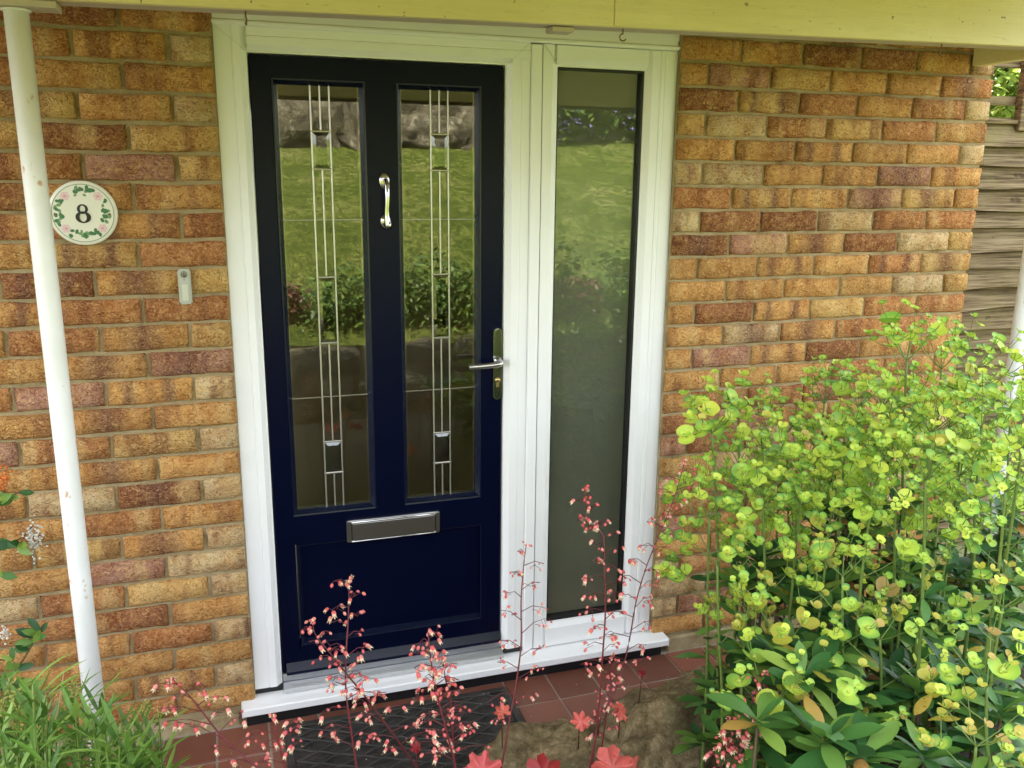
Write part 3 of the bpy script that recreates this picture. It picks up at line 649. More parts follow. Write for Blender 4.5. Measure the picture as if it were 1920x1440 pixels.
# ================================================================== NUMBER PLAQUE, BELL
pq = thing('number_plaque', 'round cream ceramic house plaque with painted flowers and number 8', 'house number', (-.345, -.004, 1.552))
px_, pz_ = -.345, 1.552
def disc(name, prof, m, parent, seg=56, cx=px_, cz=pz_):
    V = []; F = []
    for (r_, y) in prof:
        for j in range(seg): an = 2*math.pi*j/seg; V.append((cx+r_*math.cos(an), y, cz+r_*math.sin(an)))
    for i in range(len(prof)-1):
        for j in range(seg): F.append((i*seg+j, (i+1)*seg+j, (i+1)*seg+(j+1) % seg, i*seg+(j+1) % seg))
    F.append(tuple((len(prof)-1)*seg+j for j in range(seg)))
    bm = bmesh.new(); bv = [bm.verts.new(v) for v in V]
    for q in F: bm.faces.new([bv[i] for i in q])
    return link(name, bm_mesh(name, bm, False), parent, m)
disc('plate', [(.0805, -.003), (.082, -.007), (.080, -.0105), (.076, -.012), (.073, -.0125), (.05, -.0145), (.02, -.0155)], MCER, pq)
def ypl(x, z): r_ = math.hypot(x, z); return -.0126-.0030*max(0, 1-(r_/.075))*1.15-.0003
def flat(name, polys, m, lift=0.0):
    b = MBld()
    for P in polys:
        c = (sum(p[0] for p in P)/len(P), sum(p[1] for p in P)/len(P)); V = [(px_+c[0], ypl(*c)-lift-.0004, pz_+c[1])]+[(px_+p[0], ypl(*p)-lift, pz_+p[1]) for p in P]
        b.add(V, [(0, 1+i, 1+(i+1) % len(P)) for i in range(len(P))])
    return b.build(name, [m], pq)
def ell(cx, cz, a, b_, rot, n=12): return [(cx+a*math.cos(t_)*math.cos(rot)-b_*math.sin(t_)*math.sin(rot), cz+a*math.cos(t_)*math.sin(rot)+b_*math.sin(t_)*math.cos(rot)) for t_ in [2*math.pi*i/n for i in range(n)]]
def ringpoly(name, outer, inner, m, lift):
    n = len(outer); V = [(px_+p[0], ypl(*p)-lift, pz_+p[1]) for p in outer+inner]
    F = [(i, (i+1) % n, n+(i+1) % n, n+i) for i in range(n)]
    return V, F
V, F = ringpoly('r', ell(0, 0, .0735, .0735, 0, 64), ell(0, 0, .0722, .0722, 0, 64), None, .0004); link('green_ring', mesh('green_ring', V, F), pq, MCERG)
rq = random.Random(3); gl_ = []; gl2 = []; fl = []; fd = []
for a_ in (90, 180, 270, 0):
    for q in range(13):
        an = R(a_+rq.uniform(-23, 23)); r_ = rq.uniform(.046, .066)
        (gl_ if q % 2 else gl2).append(ell(r_*math.cos(an), r_*math.sin(an), .0062, .0042, rq.uniform(0, 3)))
for a_ in (48, 132, 222, 318):
    for q in range(4):
        an = R(a_+rq.choice((-17, 17))+rq.uniform(-3, 3)); r_ = rq.uniform(.048, .067); gl_.append(ell(r_*math.cos(an), r_*math.sin(an), .0055, .0038, rq.uniform(0, 3)))
    c_ = (.0575*math.cos(R(a_)), .0575*math.sin(R(a_)))
    for q in range(6): an = q*math.pi/3; fl.append(ell(c_[0]+.0062*math.cos(an), c_[1]+.0062*math.sin(an), .0055, .0048, an))
    fd.append(ell(c_[0], c_[1], .0035, .003, 0))
stuff(flat('painted_leaves', gl2, MCERG2, .0003)); stuff(flat('painted_leaves', gl_, MCERG, .0008)); stuff(flat('painted_petals', fl, MCERP, .0004)); flat('flower_centre', fd, mat('painted_rose', (.62, .33, .38), .4), .0012)
b = MBld()
for (cz, ao, bo, ai, bi) in ((.0105, .0130, .0125, .0062, .0088), (-.0100, .0182, .0150, .0082, .0112)):
    V, F = ringpoly('8', ell(0, cz, ao, bo, 0, 32), ell(0, cz, ai, bi, 0, 32), None, .0012+(.0004 if cz < 0 else 0)); b.add(V, F)
b.build('number_eight', [MCERK], pq, False)
for s in (-1, 1): V, F = sphere_data(.0032, 8, 6, c=(px_+s*.0625, -.0135, pz_-.003)); link('screw', mesh('screw', V, F, True), pq, MHOOK)

db = thing('door_bell', 'small beige plastic doorbell push with round badge on brick wall', 'doorbell', (-.113, -.004, 1.355))
box('case', -.1295, -.0965, -.018, -.0035, 1.3085, 1.4035, MBELL, db, .004, 2)
nf = box('name_frame', -.1225, -.1035, -.0193, -.0182, 1.3175, 1.3655, MBELL, db, .0005); box('name_window', -.1205, -.1055, -.0198, -.0194, 1.3195, 1.3635, MBELLP, nf, 0)
V = []; 
bd = tube('badge', [(-.1135, -.0182, 1.3895), (-.1135, -.0198, 1.3895)], .0088, MBLUE, db, 24)
def flatring(name, cx, cz, ro, ri, y, m, parent, a0=0, a1=360, n=24):
    V = []; F = []
    for i in range(n+1):
        an = R(a0+(a1-a0)*i/n); V += [(cx+ro*math.cos(an), y, cz+ro*math.sin(an)), (cx+ri*math.cos(an), y, cz+ri*math.sin(an))]
    for i in range(n): F.append((2*i, 2*i+2, 2*i+3, 2*i+1))
    return link(name, mesh(name, V, F), parent, m)
flatring('badge_ring', -.1135, 1.3895, .0076, .0066, -.0201, MSTL, bd); flatring('badge_letter', -.1128, 1.3908, .0040, .0028, -.0202, MSTL, bd, -110, 160)
box('badge_letter', -.1164, -.1153, -.0203, -.0199, 1.385, 1.3945, MSTL, bd, 0)
prism('arrow_mark', [(-.1155, 1.3765), (-.1115, 1.3765), (-.1135, 1.373)], 'y', -.0187, -.0181, MCERK, db)

# ================================================================== DOORMAT
dm = thing('doormat', 'black rubber doormat with wavy ribs in front of the sill', 'doormat', (.43, -.3, .002))
MX0, MX1, MY0, MY1 = .074, .787, -.52, -.068
box('base', MX0, MX1, MY0, MY1, .0025, .008, MRUB, dm, .001)
for (a, b_, c_, d_) in ((MX0, MX1, MY1-.022, MY1), (MX0, MX1, MY0, MY0+.022), (MX0, MX0+.022, MY0+.0225, MY1-.0225), (MX1-.022, MX1, MY0+.0225, MY1-.0225)): box('border', a, b_, c_, d_, .0082, .013, MRUB, dm, .0015)
nr = 15
for q in range(nr):
    y0 = MY0+.03+(MY1-MY0-.06)*q/(nr-1); ph = math.pi*(q % 2)
    pts = []
    for i_ in range(61):
        x = MX0+.026+(MX1-MX0-.052)*i_/60; pts.append((x, max(MY0+.024, min(MY1-.024, y0+.0125*math.sin(2*math.pi*(x-MX0)/.118+ph))), .0098))
    tube('rib', pts, .0036, MRUB, dm, 5)
    if q < nr-1:
        hb = MBld()
        for i_ in range(120):
            x = MX0+.03+(MX1-MX0-.06)*i_/119; yc = y0+.015+.0*x; hh = .0105*abs(math.sin(math.pi*(x-MX0)/.118+ph/2+.4))
            hb.add(*tube_data([(x, yc-hh-.001, .0085), (x, yc+hh+.001, .0085)], .0012, 4))
        o = hb.build('hatching', [MRUB], dm); stuff(o)

# ================================================================== ROCKS
def rock(name, c, r_, seed, lab, rot=0):
    bm = bmesh.new(); bmesh.ops.create_icosphere(bm, subdivisions=5, radius=1)
    from mathutils import noise; mnz = noise
    off_ = Vector((seed*7.3, seed*3.1, seed*1.7))
    for v in bm.verts:
        p = v.co.copy()
        p = Vector([math.copysign(abs(t_)**.72, t_) for t_ in p])
        d = .30*noise.fractal(p*1.1+off_, 1.0, 2.0, 3)+.10*noise.fractal(p*3.2+off_, .9, 2.1, 4)+.05*noise.ridged_multi_fractal(p*2.2+off_, .8, 2.0, 4, .9, 2.0)-.05
        p *= 1+d-.10*max(0, mnz.turbulence(p*2.6+off_, 4, False)-.55)
        v.co = Matrix.Rotation(rot, 3, 'Z') @ Vector((p.x*r_[0], p.y*r_[1], p.z*r_[2]))
    o = link(name, bm_mesh(name, bm, True), None, MROCK); o.location = c
    return tag(o, lab, 'rock', 'rocks edging the flower bed')
rock('rock', (.76, -.63, .04), (.25, .15, .15), 1, 'low flat sandstone rock touching the corner of the doormat', R(8))
rock('rock', (1.13, -.65, .095), (.28, .17, .205), 2, 'large mossy sandstone boulder beside the leafy green shrub', R(16))

# ================================================================== FENCE, TRELLIS AND TREE BEYOND THE WALL
fn = thing('fence', 'weathered waney lap fence panel with open trellis on top', 'fence', (3.6, .5, 0))
rf = random.Random(9)
zz = 1.885; q = 0
while zz > .05:
    hh = rf.uniform(.075, .105); V = []; F = []; n = 26; top = zz+.03
    ph = rf.uniform(0, 6); ph2 = rf.uniform(0, 6); yb = .50+rf.uniform(-.004, .004)
    for i_ in range(n+1):
        x = 2.60+1.9*i_/n; zb_ = zz-hh+.008*math.sin(x*4.3+ph)+.005*math.sin(x*11.7+ph2)*max(0, math.sin(x*2.1+ph2)); yo = .006*math.sin(x*3+ph2)
        V += [(x, yb+.018, top), (x, yb+.006, top), (x, yb-.046+yo, zb_), (x, yb-.028+yo, zb_)]
    for i_ in range(n):
        for s in range(4): a = 4*i_+s; b_ = 4*i_+(s+1) % 4; F.append((a, b_, b_+4, a+4))
    F += [(3, 2, 1, 0), (4*n, 4*n+1, 4*n+2, 4*n+3)]
    link('board', mesh('board', V, F), fn, MFEN); zz -= hh; q += 1
box('top_rail', 2.60, 4.5, .470, .528, 1.888, 1.905, MFEN, fn, .003)
box('batten', 3.215, 3.275, .462, .500, 1.862, 2.45, MFEN, fn, .003)
box('batten', 2.62, 2.66, .462, .500, 1.862, 2.45, MFEN, fn, .003); box('batten', 3.95, 4.0, .462, .500, 1.862, 2.45, MFEN, fn, .003)
for zq in (1.965, 2.115, 2.28, 2.44): box('trellis_slat', 2.60, 4.5, .5015, .520, zq, zq+.036, MFEN, fn, .002)
V, F = sphere_data(.010, 8, 6, (1, .4, 1), (3.247, .461, 2.075)); link('nail_head', mesh('nail_head', V, F, True), fn, MHOOK)

def leaf_data(L, Wd, n=6, curl=.25, fold=.25, tip=1.0):
    """leaf along +Y from the origin, top facing +Z"""
    V = []; F = []
    for i in range(n+1):
        t_ = i/n; wv = Wd*.5*math.sin(math.pi*min(1, (t_**tip)*.96+.03))**.8
        if i == n: wv = Wd*.02
        y = L*t_; z = -curl*L*t_*t_
        V += [(-wv, y, z+fold*wv), (0, y, z), (wv, y, z+fold*wv)]
    for i in range(n):
        a = 3*i; F += [(a, a+1, a+4, a+3), (a+1, a+2, a+5, a+4)]
    return V, F
def leaf_cloud(name, blobs, n, size, m, parent, r, mi=None):
    b = MBld(); LD = leaf_data(1, .55, 2, .2, .2)
    for i in range(n):
        c, rad = r.choice(blobs)
        d = Vector((r.gauss(0, 1), r.gauss(0, 1), r.gauss(0, 1))).normalized()*(r.random()**.4)
        p = Vector(c)+Vector((d.x*rad[0], d.y*rad[1], d.z*rad[2]))
        b.add(LD[0], LD[1], 0, xf(p, (r.gauss(0, .6), r.gauss(0, .6), 1), r.uniform(0, 6.3), size*r.uniform(.6, 1.3)))
    return b.build(name, [m], parent)
rt_ = random.Random(21)
tr = thing('tree', 'bright green leafy tree seen through the fence trellis', 'tree', (5.0, 2.2, 0))
tube('trunk', [(5.0, 2.2, -.05), (5.03, 2.15, 1.2), (4.95, 2.1, 2.2), (4.9, 2.1, 3.4)], [.09, .075, .06, .025], MBARK, tr, 10)
for q in range(9):
    z0 = 1.7+q*.15; an = q*2.2
    tube('branch', [(4.98, 2.12, z0), (4.98+.5*math.cos(an), 2.12+.4*math.sin(an), z0+.25), (4.98+1.0*math.cos(an), 2.12+.8*math.sin(an), z0+.35)], [.022, .014, .005], MBARK, tr, 6)
leaf_cloud('crown', [((4.85+.35*math.cos(i_*2.4)*2, 2.1+.6*math.sin(i_*1.7), 2.2+.16*i_), (.55, .55, .40)) for i_ in range(9)], 9000, .075, MTREE, tr, rt_)
leaf_cloud('crown', [((5.0+.3*i_, 2.0+.12*i_, 2.15+.12*(i_ % 3)), (.5, .35, .35)) for i_ in range(-3, 4)], 7000, .07, MTREE, tr, rt_)

# ================================================================== GARDEN BEHIND THE CAMERA (mirrored in the glass)
rw = thing('rockery_wall', 'rough grey natural stone wall above the lawn mirrored in door glass', 'stone wall', (.8, -8.2, 1.9))
from mathutils import noise as mnoise
for q in range(24):
    for lay in range(2):
        bm = bmesh.new(); bmesh.ops.create_icosphere(bm, subdivisions=4, radius=1); off_ = Vector((q*5.1, lay*9.7, 2.2))
        rr = (rt_.uniform(.42, .62), .42, rt_.uniform(.30, .42))
        for v in bm.verts:
            p = Vector([math.copysign(abs(t_)**.6, t_) for t_ in v.co]); p *= 1+.25*mnoise.fractal(p*1.4+off_, 1, 2, 4)+.06*mnoise.fractal(p*6+off_, 1, 2, 3)
            v.co = Vector((p.x*rr[0], p.y*rr[1], p.z*rr[2]))
        o = link('stone', bm_mesh('stone', bm, True), rw, MWST); o.location = (-3.6+q*.52+lay*.25+rt_.uniform(-.08, .08), -8.25-lay*.15, 2.22+lay*.50+rt_.uniform(-.05, .05))
        o.rotation_euler = (0, rt_.uniform(-.2, .2), rt_.uniform(0, 3))
ps = thing('flowering_shrub', 'violet flowering trailing shrub above the lawn mirrored in sidelight', 'shrub', (5.4, -8.3, 2.1))
bl = [((3.9+.42*i_, -7.85+.1*(i_ % 2), 2.40+.12*(i_ % 3)), (.45, .35, .40)) for i_ in range(10)]
leaf_cloud('foliage', bl, 9000, .11, MSHRUB, ps, rt_); leaf_cloud('blossom', [((c[0], c[1]+.18, c[2]), rad) for c, rad in bl], 1500, .055, MPUR, ps, rt_)
for q in range(6):
    tube('stem', [(4.3+.5*q, -8.3, 2.0), (4.35+.5*q, -8.25, 2.6)], [.03, .01], MBARK, ps, 6)
ed = thing('retaining_wall', 'low rough stone edging at the foot of the lawn behind camera', 'stone edging', (.5, -3.1, 0))
for q in range(11):
    bm = bmesh.new(); bmesh.ops.create_icosphere(bm, subdivisions=3, radius=1)
    for v in bm.verts:
        p = Vector([math.copysign(abs(t_)**.6, t_) for t_ in v.co]); p *= 1+.22*mnoise.fractal(p*1.4+Vector((q*3.3, 0, 0)), 1, 2, 4); v.co = Vector((p.x*.36, p.y*.16, p.z*.30))
    o = link('stone', bm_mesh('stone', bm, True), ed, MWST); o.location = (-2.6+q*.62, -3.08+rt_.uniform(-.03, .03), .26)
MPLUM = leaf_mat('dull_plum_leaf', [(0, (.055, .020, .018)), (.6, (.10, .035, .03)), (1, (.14, .06, .04))], .5, .2)
for (cx, cy, sz, lab, m_) in ((.30, -3.5, .34, 'dull plum leaved plant above the stone edging behind camera', MPLUM), (.75, -3.5, .56, 'loose green shrub at the left foot of the lawn behind camera', MSHRUB), (1.25, -3.55, .62, 'taller green shrub at the middle foot of the lawn behind camera', MSHRUB), (1.8, -3.5, .58, 'bushy green plant at the right foot of the lawn behind camera', MSHRUB), (2.45, -3.5, .36, 'low plum leaved plant right of the stone edging behind camera', MPLUM), (3.0, -3.5, .55, 'broad green shrub at the far right lawn foot behind camera', MSHRUB)):
    s = thing('garden_shrub', lab, 'shrub', (cx, cy, lawn_z(cx, cy)), 'plants along the foot of the lawn')
    z0 = lawn_z(cx, cy)
    tube('stem', [(cx, cy, z0-.05), (cx+.03, cy, z0+sz*.6)], [.012, .005], MBARK, s, 6)
    leaf_cloud('foliage', [((cx+rt_.uniform(-.3, .3)*sz, cy+rt_.uniform(-.25, .25)*sz, z0+sz*rt_.uniform(-.05, .6)), (sz*.55, sz*.35, sz*.30)) for _ in range(9)], 2600, .042, m_, s, rt_)

# ================================================================== PLANTS
# ---- lime flowered spurge at the right
re_ = random.Random(77)
def cup_mesh(seed, rad=1.0):
    """two rounded bracts joined into a shallow cup, with a bud cluster in the middle"""
    r = random.Random(seed); V = [(0, 0, 0)]; F = []; seg = 18
    for k_, rho in enumerate((.5, 1.0)):
        for j in range(seg):
            an = 2*math.pi*j/seg; nt_ = 1-.42*abs(math.cos(an))**14*(rho > .6); rr = rho*nt_*(1+r.uniform(-.04, .04))
            V.append((rr*math.cos(an), rr*.96*math.sin(an), (.30+.18*(seed % 3))*rho*rho*abs(math.sin(an))**.7+.04*rho+r.uniform(-.02, .02)))
    for j in range(seg): F.append((0, 1+j, 1+(j+1) % seg)); F.append((1+j, 1+seg+j, 1+seg+(j+1) % seg, 1+(j+1) % seg))
    b = MBld(); b.add(V, F, 0)
    sv, sf = sphere_data(1, 7, 5)
    for (x, y, z, s) in ((0, 0, .22, .20), (.20, .06, .16, .12), (-.19, .08, .16, .12), (.02, -.2, .15, .11)):
        b.add(sv, sf, 1, Matrix.Translation((x, y, z)) @ Matrix.Scale(s, 4))
    me = mesh('bract_cup', b.v, b.f, True)
    me.polygons.foreach_set('material_index', b.mi)
    at_ = me.attributes.new('rho', 'FLOAT', 'POINT')
    for i_, v_ in enumerate(me.vertices): at_.data[i_].value = min(1, math.hypot(v_.co.x, v_.co.y))
    return me
CUPS = []
for q in range(6):
    me = cup_mesh(q); me.materials.append(MBRACTY if q == 5 else MBRACT); me.materials.append(MBUD); CUPS.append(me)
def leaf_mesh(nm, L, Wd, n, curl, fold, tip, m):
    V, F = leaf_data(L, Wd, n, curl, fold, tip); me = mesh(nm, V, F, True); me.materials.append(m); return me
LDK = [leaf_mesh('leaf', 1, w_, 7, c_, f_, 1.5, MLD) for (w_, c_, f_) in ((.34, .25, .2), (.38, .5, .15), (.30, .1, .3), (.36, -.1, .25))]
LMD = [leaf_mesh('leaf', 1, w_, 7, c_, f_, 1.5, MLM) for (w_, c_, f_) in ((.32, .3, .2), (.36, .5, .15))]
LYL = [leaf_mesh('leaf', 1, w_, 7, c_, f_, 1.4, MLY) for (w_, c_, f_) in ((.33, .6, .1), (.38, .35, -.15))]
CUPQ = []; LEAFQ = []           # collected first, sorted by how large they show, then built
def depth_of(p): return (Vector(p)-CAMP).dot(fw)
def leafq(p, out, s, pal, tilt=.35, roll=0):
    """leaf whose axis points outwards"""
    y = Vector(out).normalized(); z = Vector((0, 0, 1)); x = y.cross(z)
    if x.length < .05: x = Vector((1, 0, 0))
    x.normalize(); z = x.cross(y); M = Matrix((x, y, z)).transposed().to_4x4()
    LEAFQ.append((s/depth_of(p), Matrix.Translation(p) @ M @ Matrix.Rotation(roll, 4, 'Y') @ Matrix.Scale(s, 4), pal))
sp = thing('spurge_clump', 'tall lime green spurge with rounded bracts and dark leaf rosettes at right', 'shrub', (1.55, -.95, .2))
ray_b = MBld()
def ray(p0, p1, r_, mi=0):
    V, F = tube_data([p0, (Vector(p0)+Vector(p1))/2+Vector((0, 0, -.004)), p1], [r_, r_*.85, r_*.75], 5, False); ray_b.add(V, F, mi)
def umbel(p, axis, n, Lr, cs, r, yel=.08):
    axis = Vector(axis).normalized(); a = axis.cross(Vector((0, 1, .1))).normalized(); b_ = axis.cross(a); ph = r.uniform(0, 6)
    for q in range(n):
        an = ph+2*math.pi*q/n+r.uniform(-.3, .3); sp_ = r.uniform(.55, 1.15)
        d = (axis+(a*math.cos(an)+b_*math.sin(an))*sp_).normalized(); L = Lr*r.uniform(.7, 1.25)
        e = Vector(p)+d*L; ray(p, e, .0013)
        fc = (d*.55+Vector((r.uniform(-.2, .2), -.35+r.uniform(-.3, .2), .75))).normalized()
        CUPQ.append((cs/depth_of(e), e, fc, r.uniform(0, 6.3), cs*r.choice((.7, .8, .9, 1.0, 1.1, 1.5))*r.uniform(.9, 1.1), 5 if r.random() < yel else r.randrange(5)))
        for s in (-1, 1):
            if r.random() < .12: continue
            d2 = (fc+Vector((r.uniform(-.7, .7), r.uniform(-.7, .5), r.uniform(-.1, .4)))).normalized(); e2 = e+d2*L*r.uniform(.35, .65); ray(e, e2, .0009)
            f2 = (d2*.5+Vector((r.uniform(-.3, .3), -.35, .75))).normalized(); c2 = cs*r.uniform(.45, .80)
            CUPQ.append((c2/depth_of(e2), e2, f2, r.uniform(0, 6.3), c2, 5 if r.random() < yel else r.randrange(5)))
def spurge_stem(u, v, y, lean, r, cs=.0165, sides=6, yel=.06, leaves=True, n=7, drop=None):
    top = at(u, v, y); zs = soil_z(top.x, top.y); bx_ = top.x+lean[0]; by_ = top.y+lean[1]
    base = Vector((bx_, by_, soil_z(bx_, by_)-.02)); mid = base.lerp(top, .55)+Vector((lean[0]*.18, r.uniform(-.015, .015), 0))
    pts = catmull([base, base.lerp(mid, .5), mid, mid.lerp(top, .5)+Vector((r.uniform(-.006, .006), 0, 0)), top], 4); nP = len(pts)
    rad = [.0050-.0026*i/nP for i in range(nP)]
    V, F = tube_data(pts, rad, 7); b = MBld(); cut = int(nP*.28)
    b.add(V, F, 0)
    o = b.build('stem', [MSTEM, MSTEMB], sp); o.data.polygons.foreach_set('material_index', [1 if (f_.index//7) < cut else 0 for f_ in o.data.polygons])
    ax = (pts[-1]-pts[-4]).normalized(); umbel(top, ax, n, .080, cs, r, yel)
    for q in range(sides):
        t_ = .74+.25*q/sides; p = pts[int(t_*(nP-1))]; an = q*2.4+r.uniform(-.4, .4)
        d = Vector((math.cos(an)*.8, math.sin(an)*.8-.1, .62)).normalized(); e = p+d*r.uniform(.06, .12); ray(p, e, .0012)
        umbel(e, d, 3, .042, cs*.85, r, yel)
        CUPQ.append((cs/depth_of(e), e, (d*.5+Vector((0, -.4, .7))).normalized(), r.uniform(0, 6), cs*r.uniform(.95, 1.2), r.randrange(5)))
    if leaves:
        for q in range(11):              # scattered stem leaves
            t_ = .36+.30*r.random(); p = pts[int(t_*(nP-1))]; an = q*2.39+r.uniform(-.3, .3)
            leafq(p, (math.cos(an), math.sin(an), r.uniform(-.2, .55)), r.uniform(.045, .075), r.choice((LMD, LDK, LDK)), roll=r.uniform(-.3, .3))
        whorl(pts[int(.34*(nP-1))], 11, .085, r)
def whorl(p, n, L, r, pal=None, up_=.35):
    for q in range(n):
        an = q*2.39+r.uniform(-.25, .25); k_ = q/n
        pl = pal or (LYL if r.random() < .055 else LDK if r.random() < .75 else LMD)
        leafq(Vector(p)+Vector((0, 0, .02*k_)), (math.cos(an), math.sin(an), up_+.9*k_*r.uniform(.6, 1.2)-.25), L*r.uniform(.75, 1.2)*(1-.3*k_), pl, roll=r.uniform(-.35, .35))
tops = [(1335, 770, -.80), (1385, 745, -.72), (1330, 930, -.90), (1430, 800, -.80), (1475, 770, -.62), (1545, 715, -.62), (1610, 720, -.70), (1505, 850, -.95), (1585, 800, -.90),
        (1655, 720, -.62), (1700, 635, -1.0), (1685, 780, -1.05), (1765, 650, -.70), (1745, 770, -1.10), (1820, 660, -.95), (1840, 760, -1.15), (1895, 720, -.80), (1915, 800, -1.25), (1640, 870, -1.10), (1735, 860, -1.22),
        (1800, 850, -1.05), (1885, 880, -1.28), (1430, 890, -.95), (1560, 900, -1.0), (1620, 820, -.75), (1780, 760, -.85), (1400, 850, -.70), (1460, 870, -.72), (1530, 800, -.66), (1580, 860, -.72), (1660, 830, -.70), (1715, 740, -.66), (1830, 730, -.72), (1860, 830, -.78)]
for (u, v, y) in tops:
    spurge_stem(u, v+42, y, (re_.uniform(.0, .10), re_.uniform(-.03, .06)), re_, .0186 if y > -.9 else .0178, re_.choice((5, 6, 7)), .05)
for (u, v, y) in ((1345, 1060, -.95), (1470, 1210, -1.10), (1560, 1330, -1.25), (1650, 1200, -1.2), (1690, 1130, -1.1), (1850, 1290, -1.45), (1880, 1140, -1.3), (1440, 1330, -1.2), (1400, 1150, -1.0), (1830, 1400, -1.5), (1580, 1080, -1.15)):
    spurge_stem(u, v, y, (re_.uniform(.0, .06), re_.uniform(-.02, .05)), re_, .0175, 2, .40, True, 5)
# leafy shoots that fill the foot of the clump
for q in range(100):
    u = re_.uniform(1370, 1915) if q % 4 else re_.uniform(1700, 1935); v = re_.uniform(1060, 1440) if q % 3 else re_.uniform(960, 1120); y = -.72-.62*smooth((v-1000)/460)+re_.uniform(-.10, .14)
    if v > 1180 and u < 1400: u += 60
    p = at(u, v, y)
    if p.z < soil_z(p.x, p.y)+.03: p.z = soil_z(p.x, p.y)+.04
    b0 = Vector((p.x+re_.uniform(-.03, .03), p.y+re_.uniform(-.02, .04), soil_z(p.x, p.y)-.02))
    tube('shoot', [b0, b0.lerp(p, .5)+Vector((.01, 0, 0)), p], [.005, .0042, .003], MSTEMB, sp, 6)
    whorl(p, re_.choice((11, 13, 15)), re_.uniform(.085, .12), re_, up_=.45)
    if (p-b0).length > .16: whorl(b0.lerp(p, .55), 7, re_.uniform(.08, .11), re_, up_=.2)
for (u, v, y, dx, dz, L, pal) in ((1620, 1330, -1.25, -1, .25, .10, LMD), (1770, 1400, -1.3, .6, -.6, .13, LYL), (1560, 1260, -1.2, .7, -.5, .085, LYL), (1300, 1400, -.95, -.6, .5, .07, LMD), (1750, 1300, -1.35, -.9, -.1, .06, LYL), (1390, 1180, -.95, .2, -.9, .06, LYL), (1740, 1350, -1.3, .5, .3, .06, LYL)):
    leafq(at(u, v, y), (dx, -.25, dz), L, pal)
o = ray_b.build('flower_stalks', [MSTEM], sp); stuff(o)
CUPQ.sort(key=lambda t: -t[0])
rest = MBld(); cn = 0; RHO = []
for (k_, p, d, ro, s, mi) in CUPQ:
    if cn < 300:
        o = link('bract_cup', CUPS[mi], sp); place(o, p, d, ro, s); cn += 1
    else:
        me = CUPS[mi]; M = xf(p, d, ro, s)
        b0 = len(rest.v); rest.v += [M @ v_.co for v_ in me.vertices]; RHO += [a_.value for a_ in me.attributes['rho'].data]
        for f_ in me.polygons: rest.f.append(tuple(b0+i_ for i_ in f_.vertices)); rest.mi.append((1 if f_.material_index else (2 if mi == 5 else 0)))
if rest.v:
    o = stuff(rest.build('small_bracts', [MBRACT, MBUD, MBRACTY], sp)); at_ = o.data.attributes.new('rho', 'FLOAT', 'POINT'); at_.data.foreach_set('value', RHO)
LEAFQ.sort(key=lambda t: -t[0]); rest = MBld(); cn = 0; PALI = {id(LDK): 0, id(LMD): 1, id(LYL): 2}
for (k_, M, pal) in LEAFQ:
    me = re_.choice(pal)
    if cn < 300:
        o = link('leaf', me, sp); o.matrix_basis = M; cn += 1
    else:
        b0 = len(rest.v); rest.v += [M @ v_.co for v_ in me.vertices]
        for f_ in me.polygons: rest.f.append(tuple(b0+i_ for i_ in f_.vertices)); rest.mi.append(PALI[id(pal)])
if rest.v: stuff(rest.build('small_leaves', [MLD, MLM, MLY], sp))

# ---- coral bells
rh = random.Random(4)
def bell_mesh(seed, open_):
    r = random.Random(seed); b = MBld(); seg = 8
    prof = [(.08, 0), (.26, .10), (.34, .38), (.31, .68), (.26, .92)] if open_ else [(.07, 0), (.28, .14), (.37, .46), (.30, .78), (.08, 1.0)]
    V = []; F = []
    for (rr, z) in prof:
        for j in range(seg): an = 2*math.pi*j/seg; V.append((rr*math.cos(an), rr*math.sin(an), z))
    for i in range(len(prof)-1):
        for j in range(seg): F.append((i*seg+j, i*seg+(j+1) % seg, (i+1)*seg+(j+1) % seg, (i+1)*seg+j))
    F.append(tuple(range(seg-1, -1, -1)))
    if not open_: F.append(tuple((len(prof)-1)*seg+j for j in range(seg)))
    n_f = len(F); mi = [0]*n_f
    if open_:
        for i_ in range(n_f-1):
            if i_//seg >= 3: mi[i_] = 1
    b.v = V; b.f = F; b.mi = mi
    if open_:
        for j in range(5):
            an = 2*math.pi*j/5; c, s = math.cos(an), math.sin(an); n0 = len(b.v)
            b.v += [(.26*c-.12*s, .26*s+.12*c, .90), (.26*c+.12*s, .26*s-.12*c, .90), (.42*c, .42*s, 1.25)]; b.f.append((n0, n0+1, n0+2)); b.mi.append(1)
    me = mesh('bell_flower', b.v, b.f, True); me.materials.append(MHFL); me.materials.append(MHTIP); me.polygons.foreach_set('material_index', b.mi); return me
BELLO = [bell_mesh(q, True) for q in range(2)]; BELLB = [bell_mesh(q, False) for q in range(2)]
def lobed_leaf(name, pos, nrm, size, m, parent, r, roll=0):
    """scalloped round leaf with raised veins"""
    n = 60; V = [(0, 0, 0)]; F = []; ph = r.uniform(0, 6)
    for k_, rho in enumerate((.35, .7, 1.0)):
        for j in range(n):
            an = 2*math.pi*j/n; lob = 1-.30*abs(math.sin(an*3.5+ph))**3-.09*abs(math.sin(an*10.5+ph)) if rho > .3 else 1
            cleft = 1-.75*math.exp(-((an-math.pi*1.5)/.16)**2)*rho
            rr = rho*lob*cleft; V.append((rr*math.cos(an), rr*math.sin(an), (.17*math.sin(an*7+ph)+.05*math.sin(an*14+ph*2))*rho*rho+.16*math.sin(an*3+ph)*rho*rho-.12*rho*rho))
    for j in range(n):
        F.append((0, 1+j, 1+(j+1) % n))
        for k_ in range(2): F.append((1+k_*n+j, 1+(k_+1)*n+j, 1+(k_+1)*n+(j+1) % n, 1+k_*n+(j+1) % n))
    M = xf(pos, nrm, roll, size); o = link(name, mesh(name, [M @ Vector(v) for v in V], F, True), parent, m); return o
